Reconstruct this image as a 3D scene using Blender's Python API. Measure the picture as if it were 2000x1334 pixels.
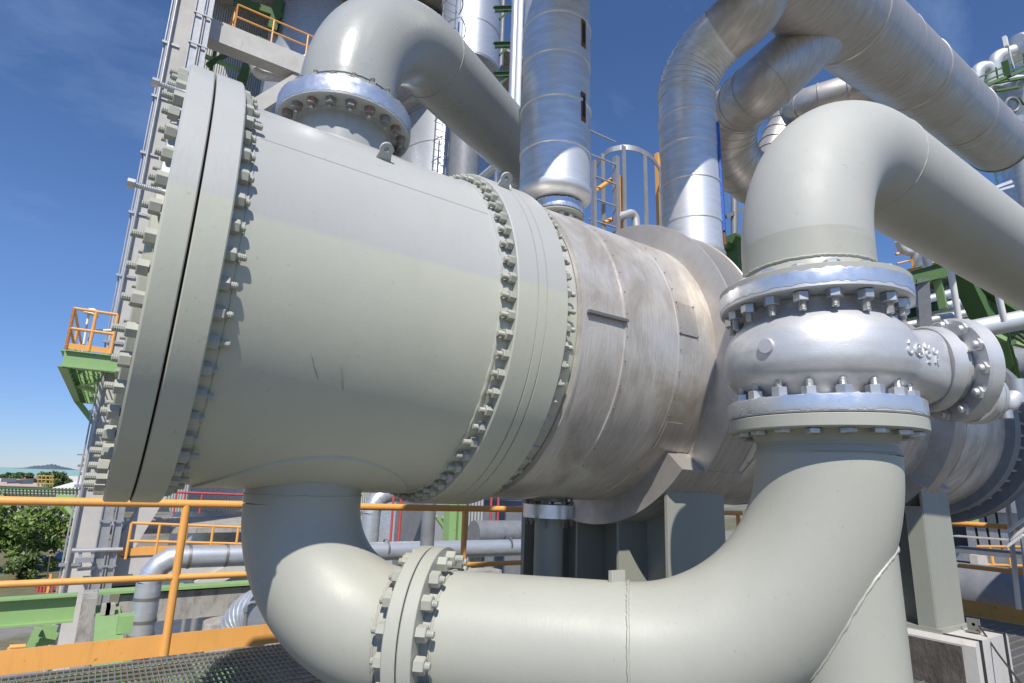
import bpy, math, random
import numpy as np
from math import sin, cos, pi, radians, sqrt, atan2, hypot
from mathutils import Vector, Matrix
random.seed(7); rng = np.random.default_rng(7)
for o in list(bpy.data.objects): bpy.data.objects.remove(o)
scene = bpy.context.scene
COL = scene.collection

# ------------------------------------------------------------------ camera
F, PITCH, ROLL, PSI = 1145.16, radians(13.4888), radians(1.723), radians(56.3086)
cam_d = bpy.data.cameras.new('camera'); cam = bpy.data.objects.new('camera', cam_d); COL.objects.link(cam)
cam_d.sensor_width = 36; cam_d.lens = 36 * F / 2000; cam_d.clip_start = .05; cam_d.clip_end = 40000
fwd = Vector((cos(PSI) * cos(PITCH), sin(PSI) * cos(PITCH), sin(PITCH)))
rgt = Vector((sin(PSI), -cos(PSI), 0)); upv = rgt.cross(fwd)
r2 = rgt * cos(ROLL) + upv * sin(ROLL); u2 = upv * cos(ROLL) - rgt * sin(ROLL)
M = Matrix((r2, u2, -fwd)).transposed().to_4x4(); cam.matrix_world = M
scene.camera = cam
scene.render.resolution_x, scene.render.resolution_y = 1024, 683
# ------------------------------------------------------------------ sun and sky
SUN = Vector((-.65, -1, 1.42)).normalized()
EXPO = 0.12
w = bpy.data.worlds.new('World'); scene.world = w; w.use_nodes = True
nt = w.node_tree; bg = nt.nodes['Background']; sky = nt.nodes.new('ShaderNodeTexSky')
sky.sky_type = 'NISHITA'; sky.sun_disc = False; sky.sun_elevation = math.asin(SUN.z)
sky.sun_rotation = atan2(SUN.x, SUN.y); sky.altitude = 1200; sky.air_density = 1.0; sky.dust_density = .0; sky.ozone_density = 3.0
# thin cirrus wisps, seen only as a faint whitening of the blue
tc = nt.nodes.new('ShaderNodeTexCoord'); mp = nt.nodes.new('ShaderNodeMapping'); mp.inputs['Scale'].default_value = (1.2, 4.5, 3.)
mp.inputs['Rotation'].default_value = (0.4, .3, .9)
ns = nt.nodes.new('ShaderNodeTexNoise'); ns.inputs['Scale'].default_value = 1.6; ns.inputs['Detail'].default_value = 7; ns.inputs['Roughness'].default_value = .6
cr = nt.nodes.new('ShaderNodeValToRGB'); cr.color_ramp.elements[0].position = .52; cr.color_ramp.elements[1].position = .88
cr.color_ramp.elements[0].color = (0, 0, 0, 1); cr.color_ramp.elements[1].color = (.34, .34, .34, 1)
mx = nt.nodes.new('ShaderNodeMix'); mx.data_type = 'RGBA'; mx.inputs[7].default_value = (5.5, 6.3, 7.4, 1)
nt.links.new(tc.outputs['Generated'], mp.inputs[0]); nt.links.new(mp.outputs[0], ns.inputs[0]); nt.links.new(ns.outputs[0], cr.inputs[0])
nt.links.new(cr.outputs[0], mx.inputs[0]); nt.links.new(sky.outputs[0], mx.inputs[6]); tn = nt.nodes.new('ShaderNodeMix'); tn.data_type = 'RGBA'; tn.blend_type = 'MULTIPLY'; tn.inputs[0].default_value = 1; tn.inputs[7].default_value = (.80, .96, 1.20, 1); sp = nt.nodes.new('ShaderNodeSeparateXYZ'); nt.links.new(tc.outputs['Generated'], sp.inputs[0])
hr = nt.nodes.new('ShaderNodeValToRGB'); hr.color_ramp.elements[0].position = 0; hr.color_ramp.elements[1].position = .30; hr.color_ramp.elements[0].color = (.66, .64, .74, 1); hr.color_ramp.elements[1].color = (1, 1, 1, 1)
nt.links.new(sp.outputs[2], hr.inputs[0]); h2 = nt.nodes.new('ShaderNodeMix'); h2.data_type = 'RGBA'; h2.blend_type = 'MULTIPLY'; h2.inputs[0].default_value = 1
nt.links.new(mx.outputs[2], h2.inputs[6]); nt.links.new(hr.outputs[0], h2.inputs[7]); nt.links.new(h2.outputs[2], tn.inputs[6]); nt.links.new(tn.outputs[2], bg.inputs[0])
bg.inputs[1].default_value = .108
sd = bpy.data.lights.new('sun', 'SUN'); so = bpy.data.objects.new('sun', sd); COL.objects.link(so)
sd.energy = 4.9; sd.angle = radians(.53); sd.color = (1, .945, .85)
so.rotation_euler = SUN.to_track_quat('Z', 'Y').to_euler()
vs = scene.view_settings; vs.view_transform = 'Standard'; vs.look = 'None'; vs.exposure = EXPO; vs.gamma = 1
scene.render.engine = 'CYCLES'

# ------------------------------------------------------------------ helpers
def vray(x, y):
    x -= 1000; y = 667 - y
    v = r2 * (x / F) + u2 * (y / F) + fwd
    return np.array(v)
def at(px, py, ax, val):
    """the point of the place seen at this direction on a real plane X/Y/Z = val"""
    v = vray(px, py); return v * (val / v[ax])
EL = radians(-.7498); D, H = 3.4163, .9443
VA = np.array([cos(EL), 0, sin(EL)]); VU = np.array([-sin(EL), 0, cos(EL)]); VL = np.array([0, 1., 0]); C0 = np.array([0, D, 0]) + VU * H
def norm(v): v = np.asarray(v, float); return v / np.linalg.norm(v)
def frame(a, up=(0, 0, 1)):
    a = norm(a); up = np.asarray(up, float)
    if abs(a @ norm(up)) > .98: up = np.array([0, 1., 0])
    s = norm(np.cross(up, a)); return s, np.cross(a, s), a
class MB:
    def __init__(s): s.v = []; s.f = []; s.mi = []; s.cur = 0
    def add(s, V, Fc):
        n = len(s.v); s.v += [tuple(float(c) for c in p) for p in V]; s.f += [tuple(i + n for i in q) for q in Fc]; s.mi += [s.cur] * len(Fc); return s
    def box(s, c, d, rot=None):
        c = np.asarray(c, float); d = np.asarray(d, float) / 2
        P = np.array([[x, y, z] for x in (-1, 1) for y in (-1, 1) for z in (-1, 1)]) * d
        if rot is not None: P = P @ np.asarray(rot).T
        return s.add(P + c, [(0, 1, 3, 2), (4, 6, 7, 5), (0, 4, 5, 1), (2, 3, 7, 6), (0, 2, 6, 4), (1, 5, 7, 3)])
    def bb(s, a, b): a = np.array(a, float); b = np.array(b, float); return s.box((a + b) / 2, abs(b - a))
    def beam(s, p, q, w, h, up=(0, 0, 1)):
        p = np.asarray(p, float); q = np.asarray(q, float); sd_, u_, a = frame(q - p, up)
        return s.box((p + q) / 2, (w, h, np.linalg.norm(q - p)), np.array([sd_, u_, a]).T)
    def ibeam(s, p, q, w, h, t=.02, up=(0, 0, 1)):
        p = np.asarray(p, float); q = np.asarray(q, float); sd_, u_, a = frame(q - p, up); L = np.linalg.norm(q - p); R = np.array([sd_, u_, a]).T; c = (p + q) / 2
        s.box(c, (t, h - 2 * t, L), R); s.box(c + u_ * (h / 2 - t / 2), (w, t, L), R); s.box(c - u_ * (h / 2 - t / 2), (w, t, L), R); return s
    def lathe(s, prof, o=(0, 0, 0), a=(0, 0, 1), seg=64, up=(0, 0, 1)):
        e1, e2, a = frame(a, up); o = np.asarray(o, float); V = []; Fc = []
        m = len(prof)
        th = np.arange(seg) * 2 * pi / seg
        for (t, r) in prof:
            for k in th: V.append(o + a * t + (e1 * cos(k) + e2 * sin(k)) * r)
        for i in range(m - 1):
            for j in range(seg):
                j2 = (j + 1) % seg; Fc.append((i * seg + j, i * seg + j2, (i + 1) * seg + j2, (i + 1) * seg + j))
        return s.add(V, Fc)
    def cyl(s, p, q, r, seg=24, r2_=None, cap=True):
        p = np.asarray(p, float); q = np.asarray(q, float); L = np.linalg.norm(q - p); rr = r if r2_ is None else r2_
        pr = [(0, r), (L, rr)]
        if cap: pr = [(0, 1e-4)] + pr + [(L, 1e-4)]
        return s.lathe(pr, p, q - p, seg)
    def tube(s, pts, r, seg=24, cap=True):
        P = np.array(pts, float); n = len(P); T = np.zeros_like(P); T[1:-1] = P[2:] - P[:-2]; T[0] = P[1] - P[0]; T[-1] = P[-1] - P[-2]
        T /= np.linalg.norm(T, axis=1)[:, None]
        e1, e2, _ = frame(T[0]); V = []; Fc = []; rs = r if hasattr(r, '__len__') else [r] * n
        th = np.arange(seg) * 2 * pi / seg
        for i in range(n):
            e1 = e1 - T[i] * (e1 @ T[i]); e1 /= np.linalg.norm(e1); e2 = np.cross(T[i], e1)
            for k in th: V.append(P[i] + (e1 * cos(k) + e2 * sin(k)) * rs[i])
        for i in range(n - 1):
            for j in range(seg):
                j2 = (j + 1) % seg; Fc.append((i * seg + j, i * seg + j2, (i + 1) * seg + j2, (i + 1) * seg + j))
        if cap: Fc.append(tuple(range(seg))[::-1]); Fc.append(tuple(range((n - 1) * seg, n * seg)))
        return s.add(V, Fc)
    def prism(s, poly, off):
        """flat polygon (3-D points) extruded by a vector"""
        P = [np.asarray(p, float) for p in poly]; n = len(P); off = np.asarray(off, float)
        return s.add(P + [p + off for p in P], [tuple(range(n))[::-1], tuple(range(n, 2 * n))] + [(i, (i + 1) % n, n + (i + 1) % n, n + i) for i in range(n)])
def arcpts(P0, P1, P2, R, n=14):
    """fillet arc at corner P1"""
    P0, P1, P2 = map(lambda p: np.asarray(p, float), (P0, P1, P2)); a = norm(P0 - P1); b = norm(P2 - P1)
    ang = math.acos(max(-1, min(1, a @ b))); t = R / math.tan(ang / 2); c = P1 + norm(a + b) * R / sin(ang / 2)
    s_ = P1 + a * t; x = norm(s_ - c); nn = norm(np.cross(x, P1 + b * t - c)); y = np.cross(nn, x); tot = pi - ang
    return [c + R * (x * cos(tot * i / n) + y * sin(tot * i / n)) for i in range(n + 1)]
def path(pts, R, n=16):
    out = [np.asarray(pts[0], float)]
    for i in range(1, len(pts) - 1):
        out += arcpts(pts[i - 1], pts[i], pts[i + 1], R[i - 1] if hasattr(R, '__len__') else R, n)
    out.append(np.asarray(pts[-1], float)); return out
def spline(P, n=10):
    P = [np.asarray(p, float) for p in P]; P = [2 * P[0] - P[1]] + P + [2 * P[-1] - P[-2]]; out = []
    for i in range(1, len(P) - 2):
        for j in range(n):
            t = j / n; a, b, c_, d_ = P[i - 1:i + 3]
            out.append(.5 * (2 * b + (c_ - a) * t + (2 * a - 5 * b + 4 * c_ - d_) * t * t + (-a + 3 * b - 3 * c_ + d_) * t ** 3))
    return out + [P[-2]]
def mesh_of(name, mb, mats, off=(0, 0, 0), smooth=True, ang=38):
    me = bpy.data.meshes.new(name); V = np.array(mb.v, float) - np.asarray(off, float)
    me.from_pydata([tuple(p) for p in V], [], mb.f)
    for m in (mats if isinstance(mats, (list, tuple)) else [mats]): me.materials.append(m)
    if any(mb.mi): me.polygons.foreach_set('material_index', mb.mi)
    import bmesh
    b = bmesh.new(); b.from_mesh(me); bmesh.ops.recalc_face_normals(b, faces=b.faces); b.to_mesh(me); b.free()
    if smooth:
        me.polygons.foreach_set('use_smooth', [True] * len(me.polygons)); me.set_sharp_from_angle(angle=radians(ang))
    return me
GROUPED = {}
def thing(name, label, cat, loc=(0, 0, 0), group=None, rot=None):
    o = bpy.data.objects.new(name, None); COL.objects.link(o); o.location = loc; o.empty_display_size = .2
    if rot: o.rotation_euler = rot
    o['label'] = label; o['category'] = cat
    if group: o['group'] = group
    return o
def part(name, mb, mats, parent, local=False, label=None, smooth=True, ang=38, kind=None):
    root = parent; off = np.zeros(3)
    if not local:
        off = np.zeros(3); p = parent
        while p is not None: off += np.array(p.location); p = p.parent
    me = mesh_of(name, mb, mats, off, smooth, ang); o = bpy.data.objects.new(name, me); COL.objects.link(o); o.parent = parent
    if label: o['label'] = label
    if kind: o['kind'] = kind
    return o
def solo(name, mb, mats, label, cat, group=None, smooth=True, ang=38, loc=None):
    V = np.array(mb.v); loc = (V.min(0) + V.max(0)) / 2 * np.array([1, 1, 0]) + np.array([0, 0, V[:, 2].min()]) if loc is None else np.array(loc)
    me = mesh_of(name, mb, mats, loc, smooth, ang); o = bpy.data.objects.new(name, me); COL.objects.link(o); o.location = loc
    o['label'] = label; o['category'] = cat
    if group: o['group'] = group
    return o
def struct(name, mb, mats, smooth=False):
    o = bpy.data.objects.new(name, mesh_of(name, mb, mats, (0, 0, 0), smooth)); COL.objects.link(o); o['kind'] = 'structure'; return o

# ------------------------------------------------------------------ materials
class NT:
    def __init__(s, name):
        s.m = bpy.data.materials.new(name); s.m.use_nodes = True; s.t = s.m.node_tree; s.b = s.t.nodes['Principled BSDF']
        s.tc = s.t.nodes.new('ShaderNodeTexCoord')
    def n(s, k, **kw):
        x = s.t.nodes.new(k)
        for a, b in kw.items(): setattr(x, a, b)
        return x
    def l(s, a, b): s.t.links.new(a, b)
    def noise(s, scale, detail=4, rough=.55, stretch=(1, 1, 1), dist=0, coord='Object', rot=(0, 0, 0)):
        mp = s.n('ShaderNodeMapping'); mp.inputs['Scale'].default_value = stretch; mp.inputs['Rotation'].default_value = rot; s.l(s.tc.outputs[coord], mp.inputs[0])
        x = s.n('ShaderNodeTexNoise'); x.inputs['Scale'].default_value = scale; x.inputs['Detail'].default_value = detail; x.inputs['Roughness'].default_value = rough
        x.inputs['Distortion'].default_value = dist; s.l(mp.outputs[0], x.inputs[0]); return x.outputs[0]
    def ramp(s, f, p0, p1, c0=(0, 0, 0, 1), c1=(1, 1, 1, 1)):
        r = s.n('ShaderNodeValToRGB'); e = r.color_ramp.elements; e[0].position = p0; e[1].position = p1
        e[0].color = tuple(c0) if len(c0) == 4 else tuple(c0) + (1,); e[1].color = tuple(c1) if len(c1) == 4 else tuple(c1) + (1,); s.l(f, r.inputs[0]); return r.outputs[0]
    def mix(s, f, a, b, mode='MIX'):
        x = s.n('ShaderNodeMix', data_type='RGBA', blend_type=mode)
        for i, q in ((0, f), (6, a), (7, b)):
            if hasattr(q, 'links') or isinstance(q, bpy.types.NodeSocket): s.l(q, x.inputs[i])
            elif i == 0: x.inputs[0].default_value = q
            else: x.inputs[i].default_value = tuple(q) + ((1,) if len(q) == 3 else ())
        return x.outputs[2]
    def math(s, op, a, b=0.):
        x = s.n('ShaderNodeMath', operation=op)
        for i, q in ((0, a), (1, b)):
            if isinstance(q, bpy.types.NodeSocket): s.l(q, x.inputs[i])
            else: x.inputs[i].default_value = q
        return x.outputs[0]
    def set(s, **kw):
        for k, v in kw.items():
            i = s.b.inputs[{'base': 'Base Color', 'rough': 'Roughness', 'metal': 'Metallic', 'spec': 'Specular IOR Level', 'coat': 'Coat Weight', 'coatr': 'Coat Roughness', 'aniso': 'Anisotropic'}[k]]
            if isinstance(v, bpy.types.NodeSocket): s.l(v, i)
            else: i.default_value = (tuple(v) + (1,)) if hasattr(v, '__len__') and len(v) == 3 else v
    def bump(s, h, strength=.3, dist=.01, prev=None):
        x = s.n('ShaderNodeBump'); x.inputs['Strength'].default_value = strength; x.inputs['Distance'].default_value = dist; s.l(h, x.inputs['Height'])
        if prev is not None: s.l(prev, x.inputs['Normal'])
        s.l(x.outputs[0], s.b.inputs['Normal']); return x.outputs[0]
def paint(name, col, rough=.38, dirt=.25, dcol=None, bump=.25, bs=60, two=None, rust=0, streak=(3, 3, .5)):
    k = NT(name); c = np.array(col); d = c * .78 if dcol is None else np.array(dcol)
    big = k.noise(1.6, 5, .6); base = k.mix(k.ramp(big, .35, .75), tuple(c * 1.03), tuple(c * .93))
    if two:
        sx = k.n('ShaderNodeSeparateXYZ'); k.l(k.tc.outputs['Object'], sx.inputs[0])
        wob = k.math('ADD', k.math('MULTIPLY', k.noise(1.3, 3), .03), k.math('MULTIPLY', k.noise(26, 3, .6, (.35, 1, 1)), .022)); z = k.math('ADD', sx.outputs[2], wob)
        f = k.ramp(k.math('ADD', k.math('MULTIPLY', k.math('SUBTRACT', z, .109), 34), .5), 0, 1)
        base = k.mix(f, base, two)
    st = k.noise(4, 5, .65, streak); base = k.mix(k.math('MULTIPLY', k.ramp(st, .52, .8), dirt), base, tuple(d))
    sp = k.noise(38, 2, .5); base = k.mix(k.math('MULTIPLY', k.ramp(sp, .70, .76), .35 * (dirt > .1)), base, tuple(c * .55))
    if rust: base = k.mix(k.ramp(k.noise(9, 6, .7), .66 - rust * .2, .74 - rust * .15), base, (.28, .10, .035))
    r = k.ramp(k.noise(5, 4), .3, .8, (rough - .07,) * 3, (rough + .12,) * 3); k.set(base=base, rough=r)
    b1 = k.bump(k.noise(bs, 3, .5, (1, 1, .35)), bump * 1.1, .0020); k.bump(k.noise(2.4, 2), .22, .005, b1); return k.m
def metal(name, col, rough=.38, streak=(1, 1, 1), stain=.4, scol=(.30, .24, .19), met=.9, bump=.2, ss=9, bscale=14, wave=.5):
    k = NT(name); c = np.array(col)
    s1 = k.noise(ss, 6, .65, streak); b = k.mix(k.ramp(s1, .3, .7), tuple(c), tuple(c * .72))
    s2 = k.noise(1.7, 7, .66, (1.6, 1, 1), .6); b = k.mix(k.math('MULTIPLY', k.ramp(s2, .42, .72), stain), b, scol)
    s3 = k.noise(60, 2, .5); b = k.mix(k.math('MULTIPLY', k.ramp(s3, .68, .75), .35 * min(1, stain * 2)), b, tuple(np.minimum(1, c * 1.3)))
    k.set(base=b, metal=met, rough=k.ramp(s1, .25, .75, (rough - .08,) * 3, (rough + .14,) * 3))
    b1 = k.bump(k.noise(bscale, 4, .5, streak), bump, .004); k.bump(k.noise(1.7, 2), wave, .012, b1); return k.m
def flat(name, col, rough=.6, met=0, var=.15, sc=6, bump=.2):
    k = NT(name); c = np.array(col); k.set(base=k.mix(k.ramp(k.noise(sc, 5, .6), .3, .75), tuple(c * (1 + var)), tuple(c * (1 - var))), rough=rough, metal=met)
    k.bump(k.noise(sc * 5, 3), bump, .004); return k.m
PG = (.472, .478, .405)           # grey green paint
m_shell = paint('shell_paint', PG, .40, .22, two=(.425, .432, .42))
m_pipe = paint('pipe_paint', (.385, .388, .34), .45, .15, streak=(3, 3, 3))
m_pipe2 = paint('pale_pipe_paint', (.42, .425, .40), .58, .14, streak=(3, 3, 3))
m_over = paint('overhead_pipe_paint', (.35, .365, .355), .30, .12, streak=(3, 3, 3))
m_steel = paint('saddle_paint', (.30, .31, .27), .5, .3)
m_nut = paint('nut_paint', (.38, .385, .335), .45, .35, bs=90, rust=.03)
m_nutr = paint('rusty_nut', (.20, .195, .18), .5, .5, bs=90, rust=.35)
m_nutg = metal('galvanised_nut', (.62, .64, .66), .38, stain=.25, met=.75, bump=.3)
m_alu = metal('cladding_aluminium', (.80, .765, .725), .40, (9, .55, .55), .85, (.33, .275, .225), .5, .3)
m_alu2 = metal('bright_cladding', (.84, .85, .86), .42, (.5, .5, 2.2), .28, (.46, .42, .37), .62, .12)
m_alu3 = metal('weathered_cladding', (.60, .575, .545), .42, (4, .6, .6), .38, (.38, .32, .27), .6, .22)
m_band = metal('seam_band', (.45, .43, .41), .45, stain=.6)
m_silver = metal('silver_paint', (.70, .705, .72), .47, (.7, .7, 2), .18, (.46, .46, .47), .5, .16, bscale=110, wave=.03)
m_tank = metal('tank_cladding', (.62, .65, .70), .40, (.5, .5, 1.5), .2, (.45, .45, .46), .6, .10)
m_dark = flat('dark_gap', (.02, .014, .012), .8)
m_rust = flat('rust_strip', (.16, .07, .03), .8); m_gask = flat('gasket_brown', (.05, .025, .018), .8)
k = NT('foil_tape'); k.set(base=(.72, .74, .78), metal=.78, rough=k.ramp(k.noise(14, 4), .3, .7, (.22,) * 3, (.42,) * 3))
b1 = k.bump(k.noise(9, 4, .6, (1, 1, 3),   .8), .35, .004); m_foil = k.m
m_orange = paint('orange_paint', (.78, .385, .105), .42, .4, (.50, .24, .08), rust=.06)
m_green = paint('green_paint', (.25, .41, .17), .5, .5, (.40, .42, .13), rust=.2, bs=30)
m_dgreen = paint('dark_green_paint', (.07, .14, .04), .5, .4, (.10, .11, .04), rust=.1, bs=30)
m_red = flat('red_paint', (.45, .07, .07), .6)
m_galv = metal('galvanised_bar', (.50, .51, .53), .45, stain=.3, met=.6, bump=.2)
m_grate = metal('grating_steel', (.34, .34, .35), .5, stain=.5, scol=(.25, .17, .12), met=.5)
m_white = flat('white_paint', (.75, .75, .73), .5, var=.05)
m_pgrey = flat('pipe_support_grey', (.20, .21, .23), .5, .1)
m_blue = flat('blue_paint', (.02, .10, .42), .5, var=.5, sc=40)
m_black = flat('black_cable', (.03, .03, .03), .6)
k = NT('concrete'); n1 = k.noise(2.4, 7, .65); c = k.mix(k.ramp(n1, .3, .7), (.42, .40, .37), (.28, .265, .25))
c = k.mix(k.math('MULTIPLY', k.ramp(k.noise(5, 7, .72, (1, 1, .4)), .5, .62), .7), c, (.16, .15, .14)); k.set(base=c, rough=.85); k.bump(k.noise(25, 6, .7), .5, .01); m_conc = k.m
k = NT('pale_concrete'); c = k.mix(k.ramp(k.noise(1.6, 7, .65), .3, .7), (.55, .535, .51), (.45, .435, .415)); c = k.mix(k.math('MULTIPLY', k.ramp(k.noise(3, 6, .7, (2, 2, .3)), .6, .72), .5), c, (.30, .26, .22))
k.set(base=c, rough=.85); k.bump(k.noise(25, 6, .7), .3, .008); m_conc2 = k.m
k = NT('plinth_shade'); k.set(base=k.mix(k.ramp(k.noise(5, 6, .7), .35, .7), (.13, .115, .10), (.07, .06, .055)), rough=.55); k.bump(k.noise(12, 5, .6, (1, 1, .5)), .9, .02); m_plinth_shade = k.m  # dark brown colour standing in for shade on the plinth side
k = NT('ribbed_sheet'); wv = k.n('ShaderNodeTexWave'); wv.inputs['Scale'].default_value = 3.2; k.l(k.tc.outputs['Object'], wv.inputs[0])
k.set(base=(.46, .47, .46), rough=.5, metal=.2); k.bump(wv.outputs[1], .8, .05); m_sheet = k.m
k = NT('ground'); a = k.ramp(k.noise(.06, 6, .6), .46, .54); g = k.mix(k.ramp(k.noise(1.5, 5), .3, .7), (.10, .115, .045), (.17, .14, .08)); cc = k.mix(k.ramp(k.noise(.8, 6, .65), .3, .7), (.26, .24, .22), (.18, .17, .155))
k.set(base=k.mix(a, g, cc), rough=.9); k.bump(k.noise(3, 5), .4, .05); m_ground = k.m
k = NT('asphalt'); k.set(base=k.mix(k.noise(.5, 6), (.24, .22, .215), (.30, .28, .27)), rough=.85); m_road = k.m
k = NT('sea'); k.set(base=k.mix(k.ramp(k.noise(.004, 5), .35, .7), (.30, .46, .40), (.22, .40, .38)), rough=.5); k.bump(k.noise(.6, 4), .3, .2); m_sea = k.m
m_hill = flat('hill', (.085, .115, .15), .9, var=.15, sc=.004, bump=0)  # blue of the distance haze is put into the base colour
def leafmat(nm, a, b):
    k = NT(nm); oi = k.noise(1.6, 3); k.set(base=k.mix(k.ramp(oi, .35, .65), a, b), rough=.55); k.b.inputs['Subsurface Weight'].default_value = 0; return k.m
m_leaf = leafmat('leaf_green', (.09, .17, .03), (.20, .28, .06)); m_leaf2 = leafmat('leaf_dark', (.05, .09, .02), (.12, .16, .045)); m_bark = flat('bark', (.13, .09, .06), .9)
m_flow = flat('purple_flowers', (.42, .32, .50), .8)

# ------------------------------------------------------------------ studs, nuts
_st = {}
def studmesh(L, mat, mat2, d=.034, af=.062, nt_=.042, ext=.03, head=0, more=0.):
    key = (round(L, 3), mat.name, mat2.name, d, af, round(ext, 3), head, more)
    if key in _st: return _st[key]
    mb = MB(); rr = d / 2; ext += more; e0 = 0. if head < 0 else ext; n0_ = nt_ * .5 if head < 0 else nt_; n1_ = nt_ * .5 if head > 0 else nt_; pr = [(-L / 2 - n0_ - e0, 1e-4), (-L / 2 - n0_ - e0, rr * .8)]
    def thr(t0, t1):
        n = max(3, int((t1 - t0) / .006)); out = []
        for i in range(n): a = t0 + (t1 - t0) * i / n; st = (t1 - t0) / n; out += [(a + st * .25, rr), (a + st * .75, rr * .88)]
        return out
    if head >= 0: pr += thr(-L / 2 - nt_ - ext + .002, -L / 2 - nt_)
    pr += [(-L / 2 - n0_, rr), (L / 2 + n1_, rr)]
    if head <= 0: pr += thr(L / 2 + nt_, L / 2 + nt_ + ext - .002); pr += [(L / 2 + nt_ + ext, rr * .8), (L / 2 + nt_ + ext, 1e-4)]
    else: pr += [(L / 2 + n1_, 1e-4)]
    mb.cur = 0; mb.lathe(pr, seg=10)
    R = af / 2 / cos(pi / 6)
    for s_ in (-1, 1):
        mb.cur = 1; a = s_ * (L / 2 + .001); b = s_ * (L / 2 + (n0_ if s_ < 0 else n1_))
        ch = .006
        rings = [(a, R), (b - s_ * ch * .6, R), (b, R * .88), (b, 1e-4)]
        V = []; Fc = []
        for (t, r) in rings:
            for j in range(6): V.append((r * cos(j * pi / 3), r * sin(j * pi / 3), t))
        for i in range(3):
            for j in range(6): Fc.append((i * 6 + j, i * 6 + (j + 1) % 6, (i + 1) * 6 + (j + 1) % 6, (i + 1) * 6 + j))
        mb.add(V, Fc)
    _st[key] = mesh_of('stud_bolt', mb, [mat2, mat], smooth=True, ang=30); return _st[key]
def bolts(parent, o, a, Rb, n, L, mat, mat2=None, keep=None, ph=0., up=(0, 0, 1), name='stud_bolt', rest=True, **kw):
    """ring of studs; o, a in the parent's local space"""
    e1, e2, a = frame(a, up); o = np.asarray(o, float); mat2 = mat2 or mat; far = MB()
    var = [studmesh(L, mat, mat2, ext=e_, **kw) for e_ in (.022, .03, .04)]
    for i in range(n):
        t = ph + 2 * pi * i / n; dr = e1 * cos(t) + e2 * sin(t); p = o + dr * Rb
        me = random.choice(var)
        rz = random.uniform(0, 2 * pi); R = Matrix((Vector(dr * cos(rz) + np.cross(a, dr) * sin(rz)), Vector(np.cross(a, dr) * cos(rz) - dr * sin(rz)), Vector(a))).transposed().to_4x4()
        Mx = Matrix.Translation(p + a * random.uniform(-.004, .004)) @ R
        if keep is not None and not keep(p, dr):
            if rest:
                for v in (me.vertices): pass
                n0 = len(far.v); far.v += [tuple(Mx @ v.co) for v in me.vertices]; far.f += [tuple(q + n0 for q in f.vertices) for f in me.polygons]; far.mi += [f.material_index for f in me.polygons]
            continue
        ob = bpy.data.objects.new(name, me); COL.objects.link(ob); ob.parent = parent; ob.matrix_local = Mx
    if far.v:
        o_ = part('stud_bolts', far, [mat2, mat], parent, local=True); o_['kind'] = 'stuff'
def bead(mb, o, a, r, t=.006, seg=160, jit=.25):
    """irregular weld bead round a pipe"""
    e1, e2, a = frame(a); o = np.asarray(o, float); P = []
    for i in range(seg + 1):
        k_ = 2 * pi * i / seg; P.append(o + (e1 * cos(k_) + e2 * sin(k_)) * r + a * random.uniform(-1, 1) * t * jit)
    P[-1] = P[0]; mb.tube(P, [t * random.uniform(.8, 1.15) for _ in P[:-1]] + [t], 6, cap=False)

# ================================================================== heat exchanger
# local space: x along the vessel, y to its far side, z up; drum axis at the origin
HX = thing('heat_exchanger', 'huge horizontal drum, grey green bolted channel end in front of aluminium clad shell', 'heat exchanger', tuple(C0), rot=(0, -EL, 0))
X1 = (1, 0, 0)
FR = 1.0878; XN, XG, XR = .010, .1145, .238
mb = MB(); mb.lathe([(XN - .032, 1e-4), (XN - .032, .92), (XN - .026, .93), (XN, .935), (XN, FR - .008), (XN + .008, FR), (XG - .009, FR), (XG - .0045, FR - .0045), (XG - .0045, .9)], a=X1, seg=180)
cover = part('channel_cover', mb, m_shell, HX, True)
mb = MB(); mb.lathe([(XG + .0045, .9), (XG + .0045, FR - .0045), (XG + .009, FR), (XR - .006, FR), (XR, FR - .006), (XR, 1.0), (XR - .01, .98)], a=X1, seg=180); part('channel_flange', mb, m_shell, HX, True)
mb = MB(); mb.lathe([(XG - .007, 1.06), (XG + .007, 1.06)], a=X1, seg=120); part('gasket', mb, m_gask, HX, True)
XS = 1.584
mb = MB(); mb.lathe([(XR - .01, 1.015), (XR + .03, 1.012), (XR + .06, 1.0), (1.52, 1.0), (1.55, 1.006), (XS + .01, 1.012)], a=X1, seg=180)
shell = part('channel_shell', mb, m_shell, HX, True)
for x_, t_ in ((.295, .006), (1.522, .010)): mb = MB(); bead(mb, (x_, 0, 0), X1, 1.001, t_, 260); part('weld_bead', mb, m_shell, shell, True)
mb = MB()
mb.tube([(x, sqrt(1 - .5 ** 2) * -1.0, .5) for x in (.32, .9, 1.5)], .0025, 5)
part('seam_line', mb, m_shell, shell, True)
for (xa_, ua_, xb_, ub_) in ((.64, -.42, .70, -.53), (.775, -.445, .82, -.56)):
    mb = MB(); mb.tube([(xa_ + (xb_ - xa_) * t, -sqrt(1 - (ua_ + (ub_ - ua_) * t) ** 2) * 1.0005, ua_ + (ub_ - ua_) * t) for t in np.linspace(0, 1, 9)], [.0015, .004, .005, .004, .006, .005, .004, .003, .001], 6); part('paint_run', mb, m_nut, shell, True)
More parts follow.
